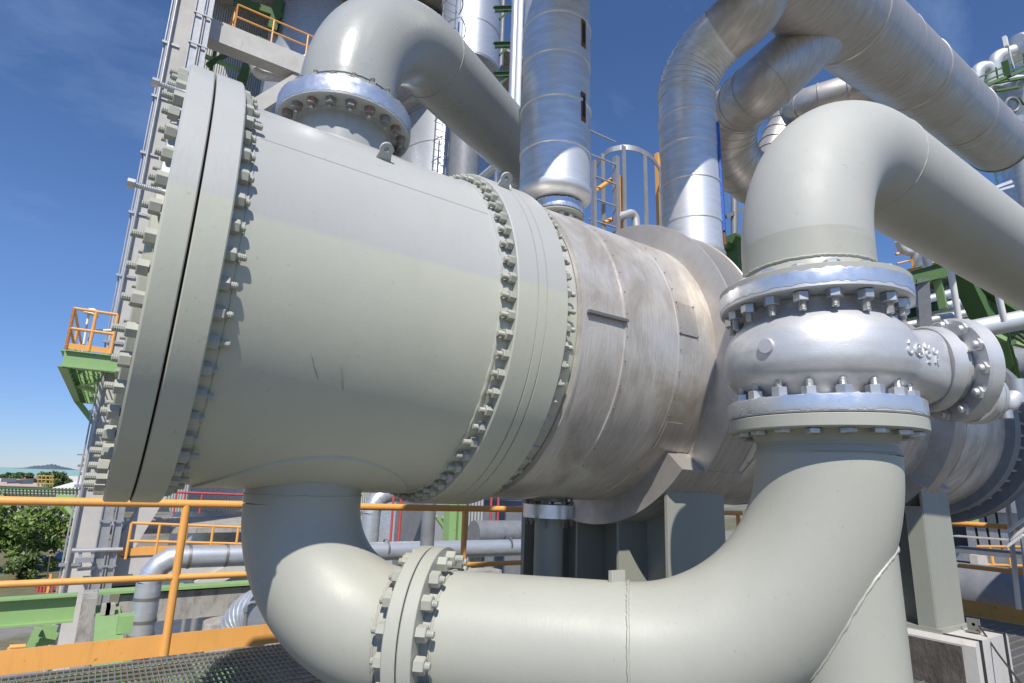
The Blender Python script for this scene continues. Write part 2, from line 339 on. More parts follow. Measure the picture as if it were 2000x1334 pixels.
def lugm(mb, x, th, s=1):
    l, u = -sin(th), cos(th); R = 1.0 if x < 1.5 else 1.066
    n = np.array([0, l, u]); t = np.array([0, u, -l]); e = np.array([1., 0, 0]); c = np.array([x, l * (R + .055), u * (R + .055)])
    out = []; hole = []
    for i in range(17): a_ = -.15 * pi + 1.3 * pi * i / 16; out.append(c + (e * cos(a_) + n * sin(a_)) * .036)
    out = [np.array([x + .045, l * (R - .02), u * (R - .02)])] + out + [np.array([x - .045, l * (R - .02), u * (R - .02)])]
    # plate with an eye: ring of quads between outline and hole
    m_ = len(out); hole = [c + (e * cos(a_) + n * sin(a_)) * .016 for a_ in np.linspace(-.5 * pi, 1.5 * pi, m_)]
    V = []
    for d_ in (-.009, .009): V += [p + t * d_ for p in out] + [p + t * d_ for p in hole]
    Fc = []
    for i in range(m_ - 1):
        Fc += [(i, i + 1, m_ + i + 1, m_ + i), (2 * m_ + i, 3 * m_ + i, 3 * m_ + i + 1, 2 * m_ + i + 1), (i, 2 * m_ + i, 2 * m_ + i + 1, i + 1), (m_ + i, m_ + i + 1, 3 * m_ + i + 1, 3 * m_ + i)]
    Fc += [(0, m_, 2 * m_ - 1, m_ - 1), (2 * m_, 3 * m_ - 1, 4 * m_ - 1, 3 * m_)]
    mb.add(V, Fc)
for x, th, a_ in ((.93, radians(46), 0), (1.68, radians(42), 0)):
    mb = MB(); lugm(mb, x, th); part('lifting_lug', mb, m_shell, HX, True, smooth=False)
G = 1.066
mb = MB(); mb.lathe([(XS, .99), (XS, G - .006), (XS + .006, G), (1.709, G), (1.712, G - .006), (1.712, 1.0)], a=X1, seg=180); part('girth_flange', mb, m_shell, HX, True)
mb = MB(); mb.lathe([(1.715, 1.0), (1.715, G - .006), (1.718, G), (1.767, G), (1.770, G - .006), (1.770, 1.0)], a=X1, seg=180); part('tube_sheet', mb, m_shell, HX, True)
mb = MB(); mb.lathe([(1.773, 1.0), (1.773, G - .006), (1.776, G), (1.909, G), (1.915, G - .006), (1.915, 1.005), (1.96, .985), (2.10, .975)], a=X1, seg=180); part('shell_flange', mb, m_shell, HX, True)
near = lambda p, d: p[1] < .25
bolts(HX, ((XN + XR) / 2, 0, 0), X1, 1.03, 56, XR - XN, m_nut, keep=near, up=(0, 0, 1), af=.054, nt_=.04, d=.031)
bolts(HX, ((XS + 1.915) / 2, 0, 0), X1, 1.028, 64, 1.915 - XS, m_nut, keep=lambda p, d: p[1] < .1, af=.052, nt_=.036, d=.03)
for ph in (radians(3.2), radians(34.5)):   # long jack bolts in the cover
    mb = MB(); c = np.array([0, -cos(ph) * 1.045, sin(ph) * 1.045]); L = .115
    mb.lathe([(XN - L, 1e-4), (XN - L, .011)] + [(XN - L + .003 * i, .0115 if i % 2 else .0095) for i in range(1, 36)] + [(XN + .01, .0115)], c, X1, 10)
    mb.lathe([(XN - L - .004, 1e-4), (XN - L - .004, .018), (XN - L + .02, .019), (XN - L + .02, .01)], c, X1, 6); part('jack_bolt', mb, m_nutg, HX, True, ang=30)
# reinforcing pads round the two channel nozzles
def pad(cx, R, rad, sgn, mat):
    mb = MB(); V = []; Fc = []; nr, na = 14, 96
    for i in range(nr + 2):
        rho = rad * min(i, nr) / nr; RR = R + (.011 if i <= nr else -.002)
        for j in range(na):
            a_ = 2 * pi * j / na; l = rho * sin(a_) * .98; V.append((cx + rho * cos(a_), l, sgn * sqrt(RR * RR - l * l)))
    for i in range(nr + 1):
        for j in range(na): Fc.append((i * na + j, i * na + (j + 1) % na, (i + 1) * na + (j + 1) % na, (i + 1) * na + j))
    mb.add(V, Fc); return mb
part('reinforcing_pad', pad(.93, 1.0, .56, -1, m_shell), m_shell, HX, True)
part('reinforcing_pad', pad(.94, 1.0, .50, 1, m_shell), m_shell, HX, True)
# insulated shell in aluminium sheets; each course overlaps the next
def course(x0, x1, R, lip=.008):
    mb = MB(); mb.lathe([(x0 - .01, R - .03), (x0 - .008, R), (x0 - .004, R + lip), (x0 + .012, R + lip), (x0 + .018, R + .001), ((x0 + x1) / 2, R + .0015), (x1, R)], a=X1, seg=180); return mb
RA = 1.0146
for x0, x1 in ((2.06, 2.39), (2.386, 2.86), (2.855, 3.26), (3.26, 3.95), (3.94, 4.7), (4.69, 5.4), (5.39, 6.25), (6.24, 6.65), (6.65, 6.96), (6.95, 7.26), (7.25, 7.75), (7.74, 8.4)):
    part('cladding_sheet', course(x0, x1, RA, .008 if x0 != 2.855 else .002), m_alu, HX, True)
mb = MB(); mb.lathe([(6.46, .99), (6.48, 1.19), (6.66, 1.20), (6.67, 1.19), (6.675, .99)], a=X1, seg=160); part('collar_box', mb, m_alu3, HX, True)
mb = MB(); mb.lathe([(8.3, .99), (8.32, 1.10), (8.5, 1.10), (8.51, 1.0), (8.72, 1.0), (8.73, 1.17), (9.0, 1.17), (9.01, 1.0), (9.3, .7), (9.4, 1e-4)], a=X1, seg=160); part('rear_flange', mb, m_pgrey, HX, True)
bolts(HX, (8.615, 0, 0), X1, 1.06, 48, .22, m_nut, keep=lambda p, d: False, af=.055, nt_=.04)
def arcbox(prof, t0, t1, n=150):
    mb = MB(); V = []; Fc = []; m_ = len(prof)
    for i in range(n + 1):
        t = t0 + (t1 - t0) * i / n
        for (x, r_) in prof: V.append((x, cos(t) * r_, sin(t) * r_))
    for i in range(n):
        for j in range(m_ - 1): a = m_ * i + j; Fc.append((a, a + 1, a + m_ + 1, a + m_))
    Fc += [tuple(range(m_)), tuple(range(n * m_, n * m_ + m_))[::-1]]
    return mb.add(V, Fc)
part('collar_box', arcbox([(3.215, 1.0), (3.222, 1.18), (3.228, 1.192), (3.24, 1.192), (3.262, 1.182), (3.55, 1.182), (3.555, 1.188), (3.565, 1.182), (3.58, .99)], radians(-62), radians(242)), m_alu3, HX, True)
def patch(x0, x1, t0, t1, R, th=.004, n=10, k0=0., k1=0.):
    """curved sheet lying on the shell, angles below the horizontal on the near side"""
    mb = MB(); V = []
    for r_ in (R, R + th):
        for i in range(n + 1):
            t = t0 + (t1 - t0) * i / n; sk = k0 + (k1 - k0) * i / n
            for x in (x0 + sk, x1 + sk): V.append((x, -cos(t) * r_, -sin(t) * r_))
    m_ = 2 * (n + 1); Fc = []
    for i in range(n):
        a = 2 * i; Fc += [(a, a + 1, a + 3, a + 2), (m_ + a, m_ + a + 2, m_ + a + 3, m_ + a + 1), (a, a + 2, m_ + a + 2, m_ + a), (a + 1, m_ + a + 1, m_ + a + 3, a + 3)]
    Fc += [(0, m_, m_ + 1, 1), (m_ - 2, m_ - 1, 2 * m_ - 1, 2 * m_ - 2)]
    return mb.add(V, Fc)
RV = mesh_of('rivet', MB().lathe([(0, .0055), (.004, .0045), (.0055, 1e-4)], (0, 0, 0), (0, 0, 1), 8), m_nutr)
def rivets(par, pts):
    for p, n_ in pts:
        o = bpy.data.objects.new('rivet', RV); COL.objects.link(o); o.parent = par; o.matrix_local = Matrix.Translation(Vector(p)) @ Vector(n_).to_track_quat('Z', 'Y').to_matrix().to_4x4()
sheets = [o for o in HX.children if o.name.startswith('cladding_sheet')]
for sh_, x_ in zip(sheets[1:4], (2.398, 2.868, 3.9)):
    rivets(sh_, [((x_ - .001, -cos(t) * (RA + .008), sin(t) * (RA + .008)), (0, -cos(t), sin(t))) for t in np.linspace(-.9, 1.05, 15)])
pl = part('inspection_plate', patch(2.855, 3.035, -.255, -.04, RA + .004, .006), m_alu3, HX, True)
pl = part('inspection_plate', patch(2.87, 3.02, .52, .71, RA + .004, .006), m_alu3, HX, True)
mb = patch(2.085, 2.39, -.035, -.018, RA + .006, .022); part('sheet_joint', mb, m_band, HX, True)
for t in (-.25, -.045):
    for x in (2.862, 3.028):
        mb = MB(); n_ = np.array([0, -cos(t), -sin(t)]); mb.cyl(n_ * (RA + .008) + np.array([x, 0, 0]), n_ * (RA + .016) + np.array([x, 0, 0]), .006, 8); part('rivet', mb, m_nutr, pl, True)
# saddles: web following the drum, stiffening ribs, base plate
def saddle(x, wd, ribs, zb):
    x0, x1 = x, x + wd; xm = (x0 + x1) / 2
    Y0, Y1 = ribs[0], ribs[-1]; R = RA + .01
    R = 1.185; arc = [(y, -sqrt(R * R - y * y)) for y in np.linspace(Y0, Y1, 40)]
    mb = MB(); poly = [(xm - .01, y, z) for y, z in arc] + [(xm - .01, Y1, zb), (xm - .01, Y0, zb)]
    # web as strips so that the concave top stays clean
    ys = np.linspace(Y0, Y1, 40)
    V = []; Fc = []
    for dx in (-.01, .01):
        for (y, z) in arc: V += [(xm + dx, y, z), (xm + dx, y, zb)]
    for i in range(39):
        a = 2 * i; Fc += [(a, a + 1, a + 3, a + 2), (80 + a, 80 + a + 2, 80 + a + 3, 80 + a + 1)]
    Fc += [(0, 80, 81, 1), (78, 79, 159, 158)]
    mb.add(V, Fc)
    s_ = part('saddle', mb, m_steel, HX, True, smooth=False)
    for y in ribs:
        zt = -sqrt(R * R - y * y)
        mb = MB(); mb.bb((x0, y - .011, zb), (x1, y + .011, zt + .01)); part('stiffener_rib', mb, m_steel, s_, True, smooth=False)
    mb = MB(); mb.bb((x0 - .03, Y0 - .05, zb - .035), (x1 + .03, Y1 + .05, zb)); part('base_plate', mb, m_steel, s_, True, smooth=False)
    part('saddle_pad', arcbox([(x0 - .02, RA), (x0 - .02, 1.186), (x1 + .02, 1.186), (x1 + .02, RA)], radians(222), radians(318), 60), m_alu3, s_, True)
    return s_
ZB = -1.165
saddle(3.03, .58, [-.72, -.28, .16, .60, .85], ZB - H + .04)
saddle(6.40, .58, [-.84, -.3, .3, .84], ZB - H + .084)
# extra front edge strip of the far saddle's end post
mb = MB(); mb.bb((6.385, -.845, ZB - H + .084), (6.40, -.70, -.97)); part('post_flange', mb, m_steel, HX, True, smooth=False)
# small bottom nozzle with foil wrapped flange and green valve
mb = MB(); c = np.array([2.64, 0, 0]); zf = -H
mb.cyl(c + [0, 0, -.95], c + [0, 0, zf - .09], .115, 32); mb.cyl(c + [0, 0, zf - .2], c + [0, 0, zf - 1.4], .10, 32); nz = part('bottom_nozzle', mb, m_steel, HX, True)
mb = MB(); mb.lathe([(zf - .20, .10), (zf - .20, .185), (zf - .11, .185), (zf - .11, .1)], c, (0, 0, 1), 40); part('nozzle_flange', mb, m_foil, nz, True)
bolts(nz, c + [0, 0, zf - .155], (0, 0, 1), .155, 8, .10, m_nutr, af=.032, nt_=.02, d=.018)

# ------------------------------------------------------------------ concrete plinths
def plinth(x0, x1, Y0, Y1, label):
    zt, zb = -1.20, -1.6
    t = thing('concrete_plinth', label, 'plinth', ((x0 + x1) / 2, (Y0 + Y1) / 2, zb), 'plinths under the drum saddles')
    c = .035; mb = MB(); P = [(x0, zb), (x0, zt - c), (x0 + c, zt), (x1 - c, zt), (x1, zt - c), (x1, zb)]
    mb.prism([(x, Y0, z) for x, z in P], (0, Y1 - Y0, 0)); part('plinth_block', mb, m_conc2, t, smooth=False)
    mb = MB(); mb.bb((x0 - .012, Y0 + .10, zb), (x0 - .002, Y1 - .02, zt - .05)); part('shade_sheet', mb, m_plinth_shade, t, smooth=False)  # thin dark sheet: the shade of this side is put into its colour
    for x in (x0 + .10, x1 - .10):
        mb = MB(); mb.bb((x - .018, Y0 - .012, zb), (x + .018, Y0 - .002, zt + .006)); mb.bb((x - .018, Y0 - .012, zt + .002), (x + .018, Y0 + .3, zt + .008)); part('black_strap', mb, m_black, t, smooth=False)
    return t
plinth(6.28, 7.02, 2.26, 4.6, 'weathered concrete plinth with black straps under the far saddle at the bottom right')
plinth(2.98, 3.66, 2.45, 4.6, 'concrete plinth under the near saddle, low behind the curved pipe')
mb = MB(); b = np.array([6.72, 2.36, -1.19]); mb.bb(b, b + [.012, .10, .11]); mb.bb(b + [-.06, 0, 0], b + [.012, .10, .01]); mb.cyl(b + [.0, .05, .06], b + [.03, .05, .06], .014, 10)
solo('earthing_lug', mb, m_nutr, 'small dark earthing bracket standing on the plinth edge beside the saddle post', 'bracket', smooth=False)
P_ = [(6.7, 2.36, -1.13), (6.55, 2.2, -1.3), (6.4, 2.0, -1.5), (6.25, 1.7, -1.59)]
mb = MB(); mb.tube(path(P_, .15), .008, 8); solo('earthing_cable', mb, m_black, 'thin dark earthing cable hanging from the bracket down to the floor', 'cable')

# ================================================================== pipes
def flange_pair(root, o, a, t0, tm, t1, R, r, mats, n, ph=.1, nut=m_nut, nut2=None, keep=None, gap=.004, foil=None, **kw):
    """two plates facing along a; mats = (first, second) material"""
    e = .006
    for (ta, tb, m_) in ((t0, tm - gap / 2, mats[0]), (tm + gap / 2, t1, mats[1])):
        mb = MB(); mb.lathe([(ta, r), (ta, R - e), (ta + e, R), (tb - e / 2, R), (tb, R - e / 2), (tb, r)], o, a, 110); part('flange', mb, m_, root)
    mb = MB(); mb.lathe([(tm - gap, R * .985), (tm + gap, R * .985)], o, a, 80); part('gasket', mb, m_dark, root)
    if foil:
        mb = MB(); e1, e2, aa = frame(a); seg = 150; V = []; Fc = []
        ja = [random.uniform(-.007, .004) for _ in range(seg)]; jb = [random.uniform(-.004, .006) for _ in range(seg)]; jr = [random.uniform(.0018, .0030) for _ in range(seg)]
        for lv in range(4):
            for j in range(seg):
                k_ = 2 * pi * j / seg; t = [foil[0] + ja[j], foil[0] + ja[j] + .01, foil[1] + jb[j] - .01, foil[1] + jb[j]][lv]
                V.append(np.asarray(o) + aa * t + (e1 * cos(k_) + e2 * sin(k_)) * (R + (jr[j] if lv in (1, 2) else .0012)))
        for lv in range(3):
            for j in range(seg): Fc.append((lv * seg + j, lv * seg + (j + 1) % seg, (lv + 1) * seg + (j + 1) % seg, (lv + 1) * seg + j))
        mb.add(V, Fc); part('foil_tape', mb, m_foil, root, ang=60)
    lo = np.asarray(o) - np.array(root.location); bolts(root, lo + norm(a) * (t0 + t1) / 2, a, R - .055, n, t1 - t0, nut, nut2, keep, ph, **kw)
def elbowmesh(P0, P1, P2, R, r, n=26, seg=96): mb = MB(); mb.tube(arcpts(P0, P1, P2, R, n), r, seg, cap=False); return mb

# --- overhead pipe on the channel's top nozzle
c = np.array([.935, 3.42, 0.]); r = .306
OP = thing('overhead_pipe', 'glossy grey pipe rising from the drum top and bending away behind the clad riser', 'pipe', (.935, 3.42, 1.93))
mb = MB(); mb.cyl(c + [0, 0, 1.85], c + [0, 0, 2.17], .297, 80, cap=False); mb.cyl(c + [0, 0, 2.262], c + [0, 0, 2.42], .306, 80, cap=False)
mb.lathe([(2.12, .297), (2.165, .312)], c, (0, 0, 1), 80); part('nozzle_neck', mb, m_over, OP)
flange_pair(OP, c, (0, 0, 1), 2.145, 2.185, 2.268, .416, .29, (m_over, m_over), 20, nut=m_nutr, nut2=m_nutr, foil=(2.165, 2.267), af=.056, nt_=.04, d=.03)
zz = 3.27; dirn = np.array([cos(radians(29.3)), sin(radians(29.3)), 0.06]); P1 = c + [0, 0, zz]; P2 = P1 + dirn * 3.05; P3 = P2 + np.array([.25, .15, -1.0]) * 3
part('elbow', elbowmesh(c + [0, 0, 2.3], P1, P2, .92, r), m_over, OP)
mb = MB(); mb.tube(path([P1 + dirn * .84, P2, P3], .46), r, 72, cap=False); part('pipe_run', mb, m_over, OP)
mb = MB(); bead(mb, P1 + dirn * .87, dirn, r + .001, .005); part('weld_bead', mb, m_over, OP)
mb = MB(); bead(mb, c + [0, 0, 2.375], (0, 0, 1), r + .001, .005); part('weld_bead', mb, m_over, OP)

# --- crossover pipe: bottom nozzle, short elbow, flange pair, run, long elbow up to the valve
r = .307; a0 = np.array([.93, 3.42, 0.]); b0 = np.array([2.79, 1.50, 0.]); dv = norm(b0 - a0); Lp = np.linalg.norm(b0 - a0); zp = -.755
CP = thing('crossover_pipe', 'big U shaped grey pipe looping from under the drum up to the silver valve', 'pipe', (2.79, 1.50, -1.6))
mb = MB(); mb.cyl(a0 + [0, 0, .05], a0 + [0, 0, zp + .61], r, 90, cap=False); part('nozzle_neck', mb, m_pipe, CP)
A1 = a0 + [0, 0, zp]; B1 = b0 + [0, 0, zp]
part('elbow', elbowmesh(a0, A1, B1, .61, r), m_pipe, CP)
mb = MB(); mb.tube([A1 + dv * .60, A1 + dv * .70], [r, r + .004], 90, cap=False); mb.tube([A1 + dv * .80, A1 + dv * .87, A1 + dv * 1.3, A1 + dv * (Lp - .92)], [r + .004, r, r, r], 90, cap=False); part('pipe_run', mb, m_pipe, CP)
part('elbow', elbowmesh(A1, B1, b0, .92, r), m_pipe, CP)
mb = MB(); mb.cyl(b0 + [0, 0, zp + .91], b0 + [0, 0, .262], r - .012, 90, cap=False); mb.lathe([(.17, r), (.205, r - .012)], b0, (0, 0, 1), 90)
mb.lathe([(.215, r - .01), (.262, r + .012)], b0, (0, 0, 1), 90); part('weld_neck', mb, m_pipe, CP)
flange_pair(CP, A1, dv, .695, .765, .835, .42, .28, (m_pipe, m_pipe), 18, gap=.005, af=.066, nt_=.048, d=.036)
for t in (.605, .88, Lp - .92): mb = MB(); bead(mb, A1 + dv * t, dv, r + .001, .0075, jit=.35); part('weld_bead', mb, m_pipe, CP)
mb = MB(); bead(mb, b0 + [0, 0, zp + .92], (0, 0, 1), r, .004); part('weld_bead', mb, m_pipe, CP)
mb = MB(); bead(mb, a0 + [0, 0, -.10], (0, 0, 1), r, .004); part('weld_bead', mb, m_pipe, CP)
mb = MB(); mb.cyl(b0 + [0, 0, -1.6], b0 + [0, 0, -.25], .245, 64); leg = part('support_leg', mb, m_pipe, CP)
# weld where the leg meets the elbow
mb = MB(); Cb = B1 - dv * .92 + np.array([0, 0, .92]); P = []
for j in range(140):
    th = 2 * pi * j / 140; p = b0 + np.array([cos(th), sin(th), 0]) * .245
    q = (p - Cb)[:2] @ dv[:2]; lat = (p - B1)[:2] @ np.array([-dv[1], dv[0]]); rr = .92 + sqrt(max(r * r - lat * lat, 0)); z = Cb[2] - sqrt(max(rr * rr - q * q, 0))
    P.append(np.array([p[0], p[1], z]) + rng.normal(0, .0009, 3))
P.append(P[0]); mb.tube(P, [.007 + random.uniform(-.0015, .0015) for _ in P], 7, cap=False); part('weld_bead', mb, m_pipe, CP)
mb = MB(); mb.box(A1 + dv * 1.70 + [0, 0, r + .02], (.09, .02, .06)); part('pipe_lug', mb, m_pipe, CP, smooth=False)

# --- swing check valve, silver
VC = np.array([2.79, 1.50, 0.])
VV = thing('check_valve', 'silver painted swing check valve bolted between the two big flanges, bonnet to the right', 'valve', (2.79, 1.5, .32))
mb = MB(); mb.lathe([(.40, .30), (.44, .325), (.47, .37), (.50, .405), (.56, .425), (.63, .425), (.70, .41), (.75, .375), (.80, .325), (.83, .31), (.87, .315)], VC, (0, 0, 1), 96)
eb = np.array([cos(radians(-31)), sin(radians(-31)), 0.]); sb = np.array([-eb[1], eb[0], 0])
# loft toward the bonnet: rounded box sections growing narrower
secs = [(.0, .36, .13, .56), (.25, .33, .155, .58), (.40, .27, .175, .59), (.47, .235, .185, .595), (.52, .20, .18, .60)]
V = []; Fc = []; sg = 40
for (t, hw, hh, zc) in secs:
    for j in range(sg):
        k_ = 2 * pi * j / sg; cx, cz = cos(k_), sin(k_); p_ = .72
        V.append(VC + eb * t + sb * hw * math.copysign(abs(cx) ** p_, cx) + np.array([0, 0, zc + hh * math.copysign(abs(cz) ** p_, cz)]))
for i in range(len(secs) - 1):
    for j in range(sg): Fc.append((i * sg + j, i * sg + (j + 1) % sg, (i + 1) * sg + (j + 1) % sg, (i + 1) * sg + j))
Fc.append(tuple(range(sg))[::-1]); Fc.append(tuple(range((len(secs) - 1) * sg, len(secs) * sg)))
mb.add(V, Fc)
mb.lathe([(.40, 1e-4), (.40, .30)], VC, (0, 0, 1), 96); mb.lathe([(.87, .315), (.87, 1e-4)], VC, (0, 0, 1), 96)
vb = part('valve_body', mb, m_silver, VV)
rm = vb.modifiers.new('r', 'REMESH'); rm.mode = 'VOXEL'; rm.voxel_size = .012; rm.use_smooth_shade = True
sm = vb.modifiers.new('s', 'SMOOTH'); sm.factor = .6; sm.iterations = 14
OB = VC + [0, 0, .60]
def plate(t0, t1, R, mat, name, sq=.88): 
    mb = MB(); e1, e2, a = frame(eb); V = []; Fc = []; n = 90
    for (t, s_) in ((t0, 0), (t0, R - .01), (t0 + .01, R), (t1 - .008, R), (t1, R - .008), (t1, 0)):
        for j in range(n): k_ = 2 * pi * j / n; V.append(OB + eb * t + (sb * cos(k_) * s_ + np.array([0, 0, 1.]) * sin(k_) * s_ * sq))
    for i in range(5):
        for j in range(n): Fc.append((i * n + j, i * n + (j + 1) % n, (i + 1) * n + (j + 1) % n, (i + 1) * n + j))
    mb.add(V, Fc); return part(name, mb, mat, VV)
plate(.52, .585, .228, m_silver, 'body_flange', .92); plate(.56, .652, .175, m_silver, 'bonnet_neck', 1.); bf = plate(.652, .725, .262, m_silver, 'bonnet_flange', .97); plate(.725, .76, .19, m_silver, 'bonnet_cap', 1.)
for i in range(12):
    k_ = 2 * pi * (i + .3) / 12; cc_ = OB - eb * .013 + sb * cos(k_) * .226 + np.array([0, 0, sin(k_) * .219])
    mb = MB(); mb.lathe([(.632, 1e-4), (.634, .014), (.642, .019), (.652, .02)], cc_, eb, 14); mb.lathe([(.648, .02), (.648, .031), (.664, .031), (.664, .01)], cc_, eb, 6); part('bonnet_bolt', mb, m_silver, VV, ang=30)
# round boss and cast marks
def surf_pt(px, py, off=0.):
    v = vray(px, py); # near side of the body of revolution, then outward
    best = None
    for t in np.linspace(1.8, 4.2, 1600):
        p = v * t; q = p - VC; z = p[2]; rr = hypot(q[0], q[1]); Rb = np.interp(z, [.40, .44, .47, .50, .56, .63, .70, .75, .80, .87], [.30, .325, .37, .405, .425, .425, .41, .375, .325, .315])
        l_ = q @ eb; s_ = q @ sb
        hw = np.interp(l_, [0, .25, .40, .47, .52], [.36, .33, .27, .235, .20]); hh = np.interp(l_, [0, .25, .40, .47, .52], [.13, .155, .175, .185, .18]); zc = np.interp(l_, [0, .25, .40, .47, .52], [.56, .58, .59, .595, .6])
        ins = rr < Rb or (0 < l_ < .56 and (abs(s_) / hw) ** (2 / .72) + (abs(z - zc) / hh) ** (2 / .72) < 1)
        if ins: return p - norm(v) * off
    return v * 2.7
bc = surf_pt(1497, 676); nrm = norm((bc - VC) * [1, 1, 0]); mb = MB(); mb.lathe([(-.02, .036), (.008, .036), (.012, .033), (.013, 1e-4)], bc, nrm, 36); part('round_boss', mb, m_silver, VV)
def strokes(ch):
    O = [(sin(a) * .5, cos(a) * .5) for a in np.linspace(0, 2 * pi, 13)]
    C_ = [(sin(a) * .5, cos(a) * .5) for a in np.linspace(.35 * pi, 1.75 * pi, 10)]
    return {'C': [C_], 'O': [O], '1': [[(-.2, .3), (0, .5), (0, -.5)]], '-': [[(-.5, 0), (.5, 0)]], '2': [[(-.4, .3), (-.1, .5), (.3, .4), (.3, .1), (-.4, -.5), (.45, -.5)]],
            'R': [[(-.3, -.5), (-.3, .5), (.2, .5), (.3, .25), (.1, 0), (-.3, 0)], [(0, 0), (.35, -.5)]], 'U': [[(-.35, .5), (-.35, -.3), (0, -.5), (.35, -.3), (.35, .5)]],
            'L': [O, [(s * .7, t * .35) for s, t in O], [(0, .5), (0, -.5)], [(-.45, .2), (.45, -.2)]], 'X': [[(-.4, .5), (.4, -.5)], [(-.4, -.5), (.4, .5)]]}[ch]
marks = [('1', 1775, 667, 8), ('C', 1778, 684, 12), ('L', 1795, 684, 22), ('C', 1809.5, 676, 12), ('O', 1813.5, 692, 11), ('-', 1815, 708, 8), ('C', 1826.5, 686, 11), ('R', 1830, 704, 13)]
for ch, px, py, h in marks:
    mb = MB(); an = radians(12)
    for st in strokes(ch):
        Q = []
        for (a_, b_) in st:
            x_ = px + (a_ * cos(an) * .72 + 0) * h; y_ = py - b_ * h * 1.05 + a_ * h * .38
            Q.append(surf_pt(x_, y_, .003))
        if len(Q) > 1:
            PP = []
            for i in range(len(Q) - 1): PP += [Q[i] + (Q[i + 1] - Q[i]) * t for t in (0, .34, .67)]
            PP.append(Q[-1]); mb.tube(PP, .0056, 8)
    part('cast_mark', mb, m_silver, VV)
# valve end flanges: lower silver on lower grey, upper grey on upper silver
flange_pair(VV, VC, (0, 0, 1), .262, .322, .40, .42, .28, (m_pipe, m_silver), 18, ph=.05, nut=m_nutg, nut2=m_nutg, foil=(.335, .398), af=.062, nt_=.042, d=.034, head=-1, more=.018)
flange_pair(VV, VC, (0, 0, 1), .862, .935, .972, .43, .28, (m_silver, m_pipe), 18, ph=.05, nut=m_nutg, nut2=m_nutg, foil=(.885, .945), af=.062, nt_=.042, d=.034, head=1, more=.010)
# small by-pass flange, elbow and tubing at the bonnet
q0 = OB + eb * .75 + np.array([0, 0, -.12]); 
BY = thing('bypass_fitting', 'small silver flanged fitting and tubing at the lower right of the valve bonnet', 'pipe fitting', tuple(q0))
e3 = norm(np.array([.95, -.2, -.1])); mb = MB(); mb.lathe([(0, .05), (0, .135), (.035, .14), (.035, .05)], q0, e3, 40); mb.lathe([(.05, .05), (.05, .135), (.085, .13), (.085, .045), (.16, .04)], q0, e3, 40); part('small_flange', mb, m_silver, BY)
mb = MB(); mb.tube(path([q0 + e3 * .1, q0 + e3 * .3, q0 + e3 * .42 + [0, 0, .1], q0 + e3 * 1.0 + [0, 0, .12]], .08, 8), .04, 20); part('small_pipe', mb, m_silver, BY)
mb = MB(); mb.cyl(q0 + e3 * .27 - [0, 0, .07], q0 + e3 * .27 + [0, 0, .07], .03, 14); mb.cyl(q0 + e3 * .40 + [.0, 0, .03], q0 + e3 * .40 + [0, 0, .15], .055, 18); part('drain_cap', mb, m_nutg, BY)
for i in range(6):
    k_ = pi / 3 * i + .4; f1, f2, _ = frame(e3); p = q0 + (f1 * cos(k_) + f2 * sin(k_)) * .108; mb = MB(); mb.cyl(p - e3 * .025, p + e3 * .11, .011, 8); mb.cyl(p - e3 * .015, p, .02, 6); part('small_bolt', mb, m_nutg, BY, ang=30)

# --- discharge pipe above the valve
DP = thing('discharge_pipe', 'pale grey pipe rising from the valve and bending right out of the picture', 'pipe', (2.8, 1.51, .975))
c = np.array([2.80, 1.51, 0.]); r = .307
mb = MB(); mb.lathe([(.972, r + .035), (1.0, r + .015), (1.055, r), (1.055, r), (1.205, r)], c, (0, 0, 1), 96); part('weld_neck', mb, m_pipe, DP)
part('elbow', elbowmesh(c + [0, 0, 1.0], c + [0, 0, 2.0], c + [4, -.06, 2.0 - .13], .80, r, 30, 110), m_pipe2, DP)
mb = MB(); dd = norm(np.array([4, -.06, -.13])); p1 = c + [0, 0, 2.0]; mb.tube([p1 + dd * .80, p1 + dd * 4, p1 + dd * 9], r, 90); part('pipe_run', mb, m_pipe2, DP)
mb = MB(); bead(mb, p1 + dd * .84, dd, r + .001, .005, jit=.4); part('weld_bead', mb, m_pipe2, DP)
mb = MB(); bead(mb, c + [0, 0, 1.055], (0, 0, 1), r + .002, .008); part('weld_bead', mb, m_pipe, DP)

# --- clad riser on the shell nozzle
CR = thing('clad_riser', 'tall bright aluminium clad pipe standing on a bolted nozzle in the middle of the picture', 'pipe', (2.533, 3.27, 1.85))
c = np.array([2.533, 3.27, 0.]); r = .2715
z = 2.15
for i, zt in enumerate((2.475, 2.86, 3.26, 3.61, 3.98, 4.35, 4.75, 5.2, 5.6, 6.0, 6.4)):
    rr = r + .004 * (i % 2)
    mb = MB(); mb.lathe([(z, rr), ((z + zt) / 2, rr + .001), (zt - .02, rr), (zt - .014, rr + .008), (zt + .008, rr + .008), (zt + .012, rr - .002)], c, (0, 0, 1), 90); part('cladding_sheet', mb, m_alu2, CR); z = zt
mb = MB(); mb.lathe([(2.175, r + .002), (2.165, r + .014), (2.135, r + .014), (2.11, r + .005), (2.085, r - .03), (2.07, r - .08), (2.075, .14)], c, (0, 0, 1), 90); part('cladding_cap', mb, m_alu2, CR)
cn = c + [.022, 0, 0]; mb = MB(); mb.cyl(cn + [0, 0, 1.75], cn + [0, 0, 2.2], .13, 48, cap=False); part('nozzle_neck', mb, m_steel, CR)
flange_pair(CR, cn, (0, 0, 1), 1.958, 1.978, 2.055, .206, .12, (m_steel, m_shell), 12, nut=m_nutg, nut2=m_nutg, foil=(1.985, 2.053), af=.042, nt_=.03, d=.024)
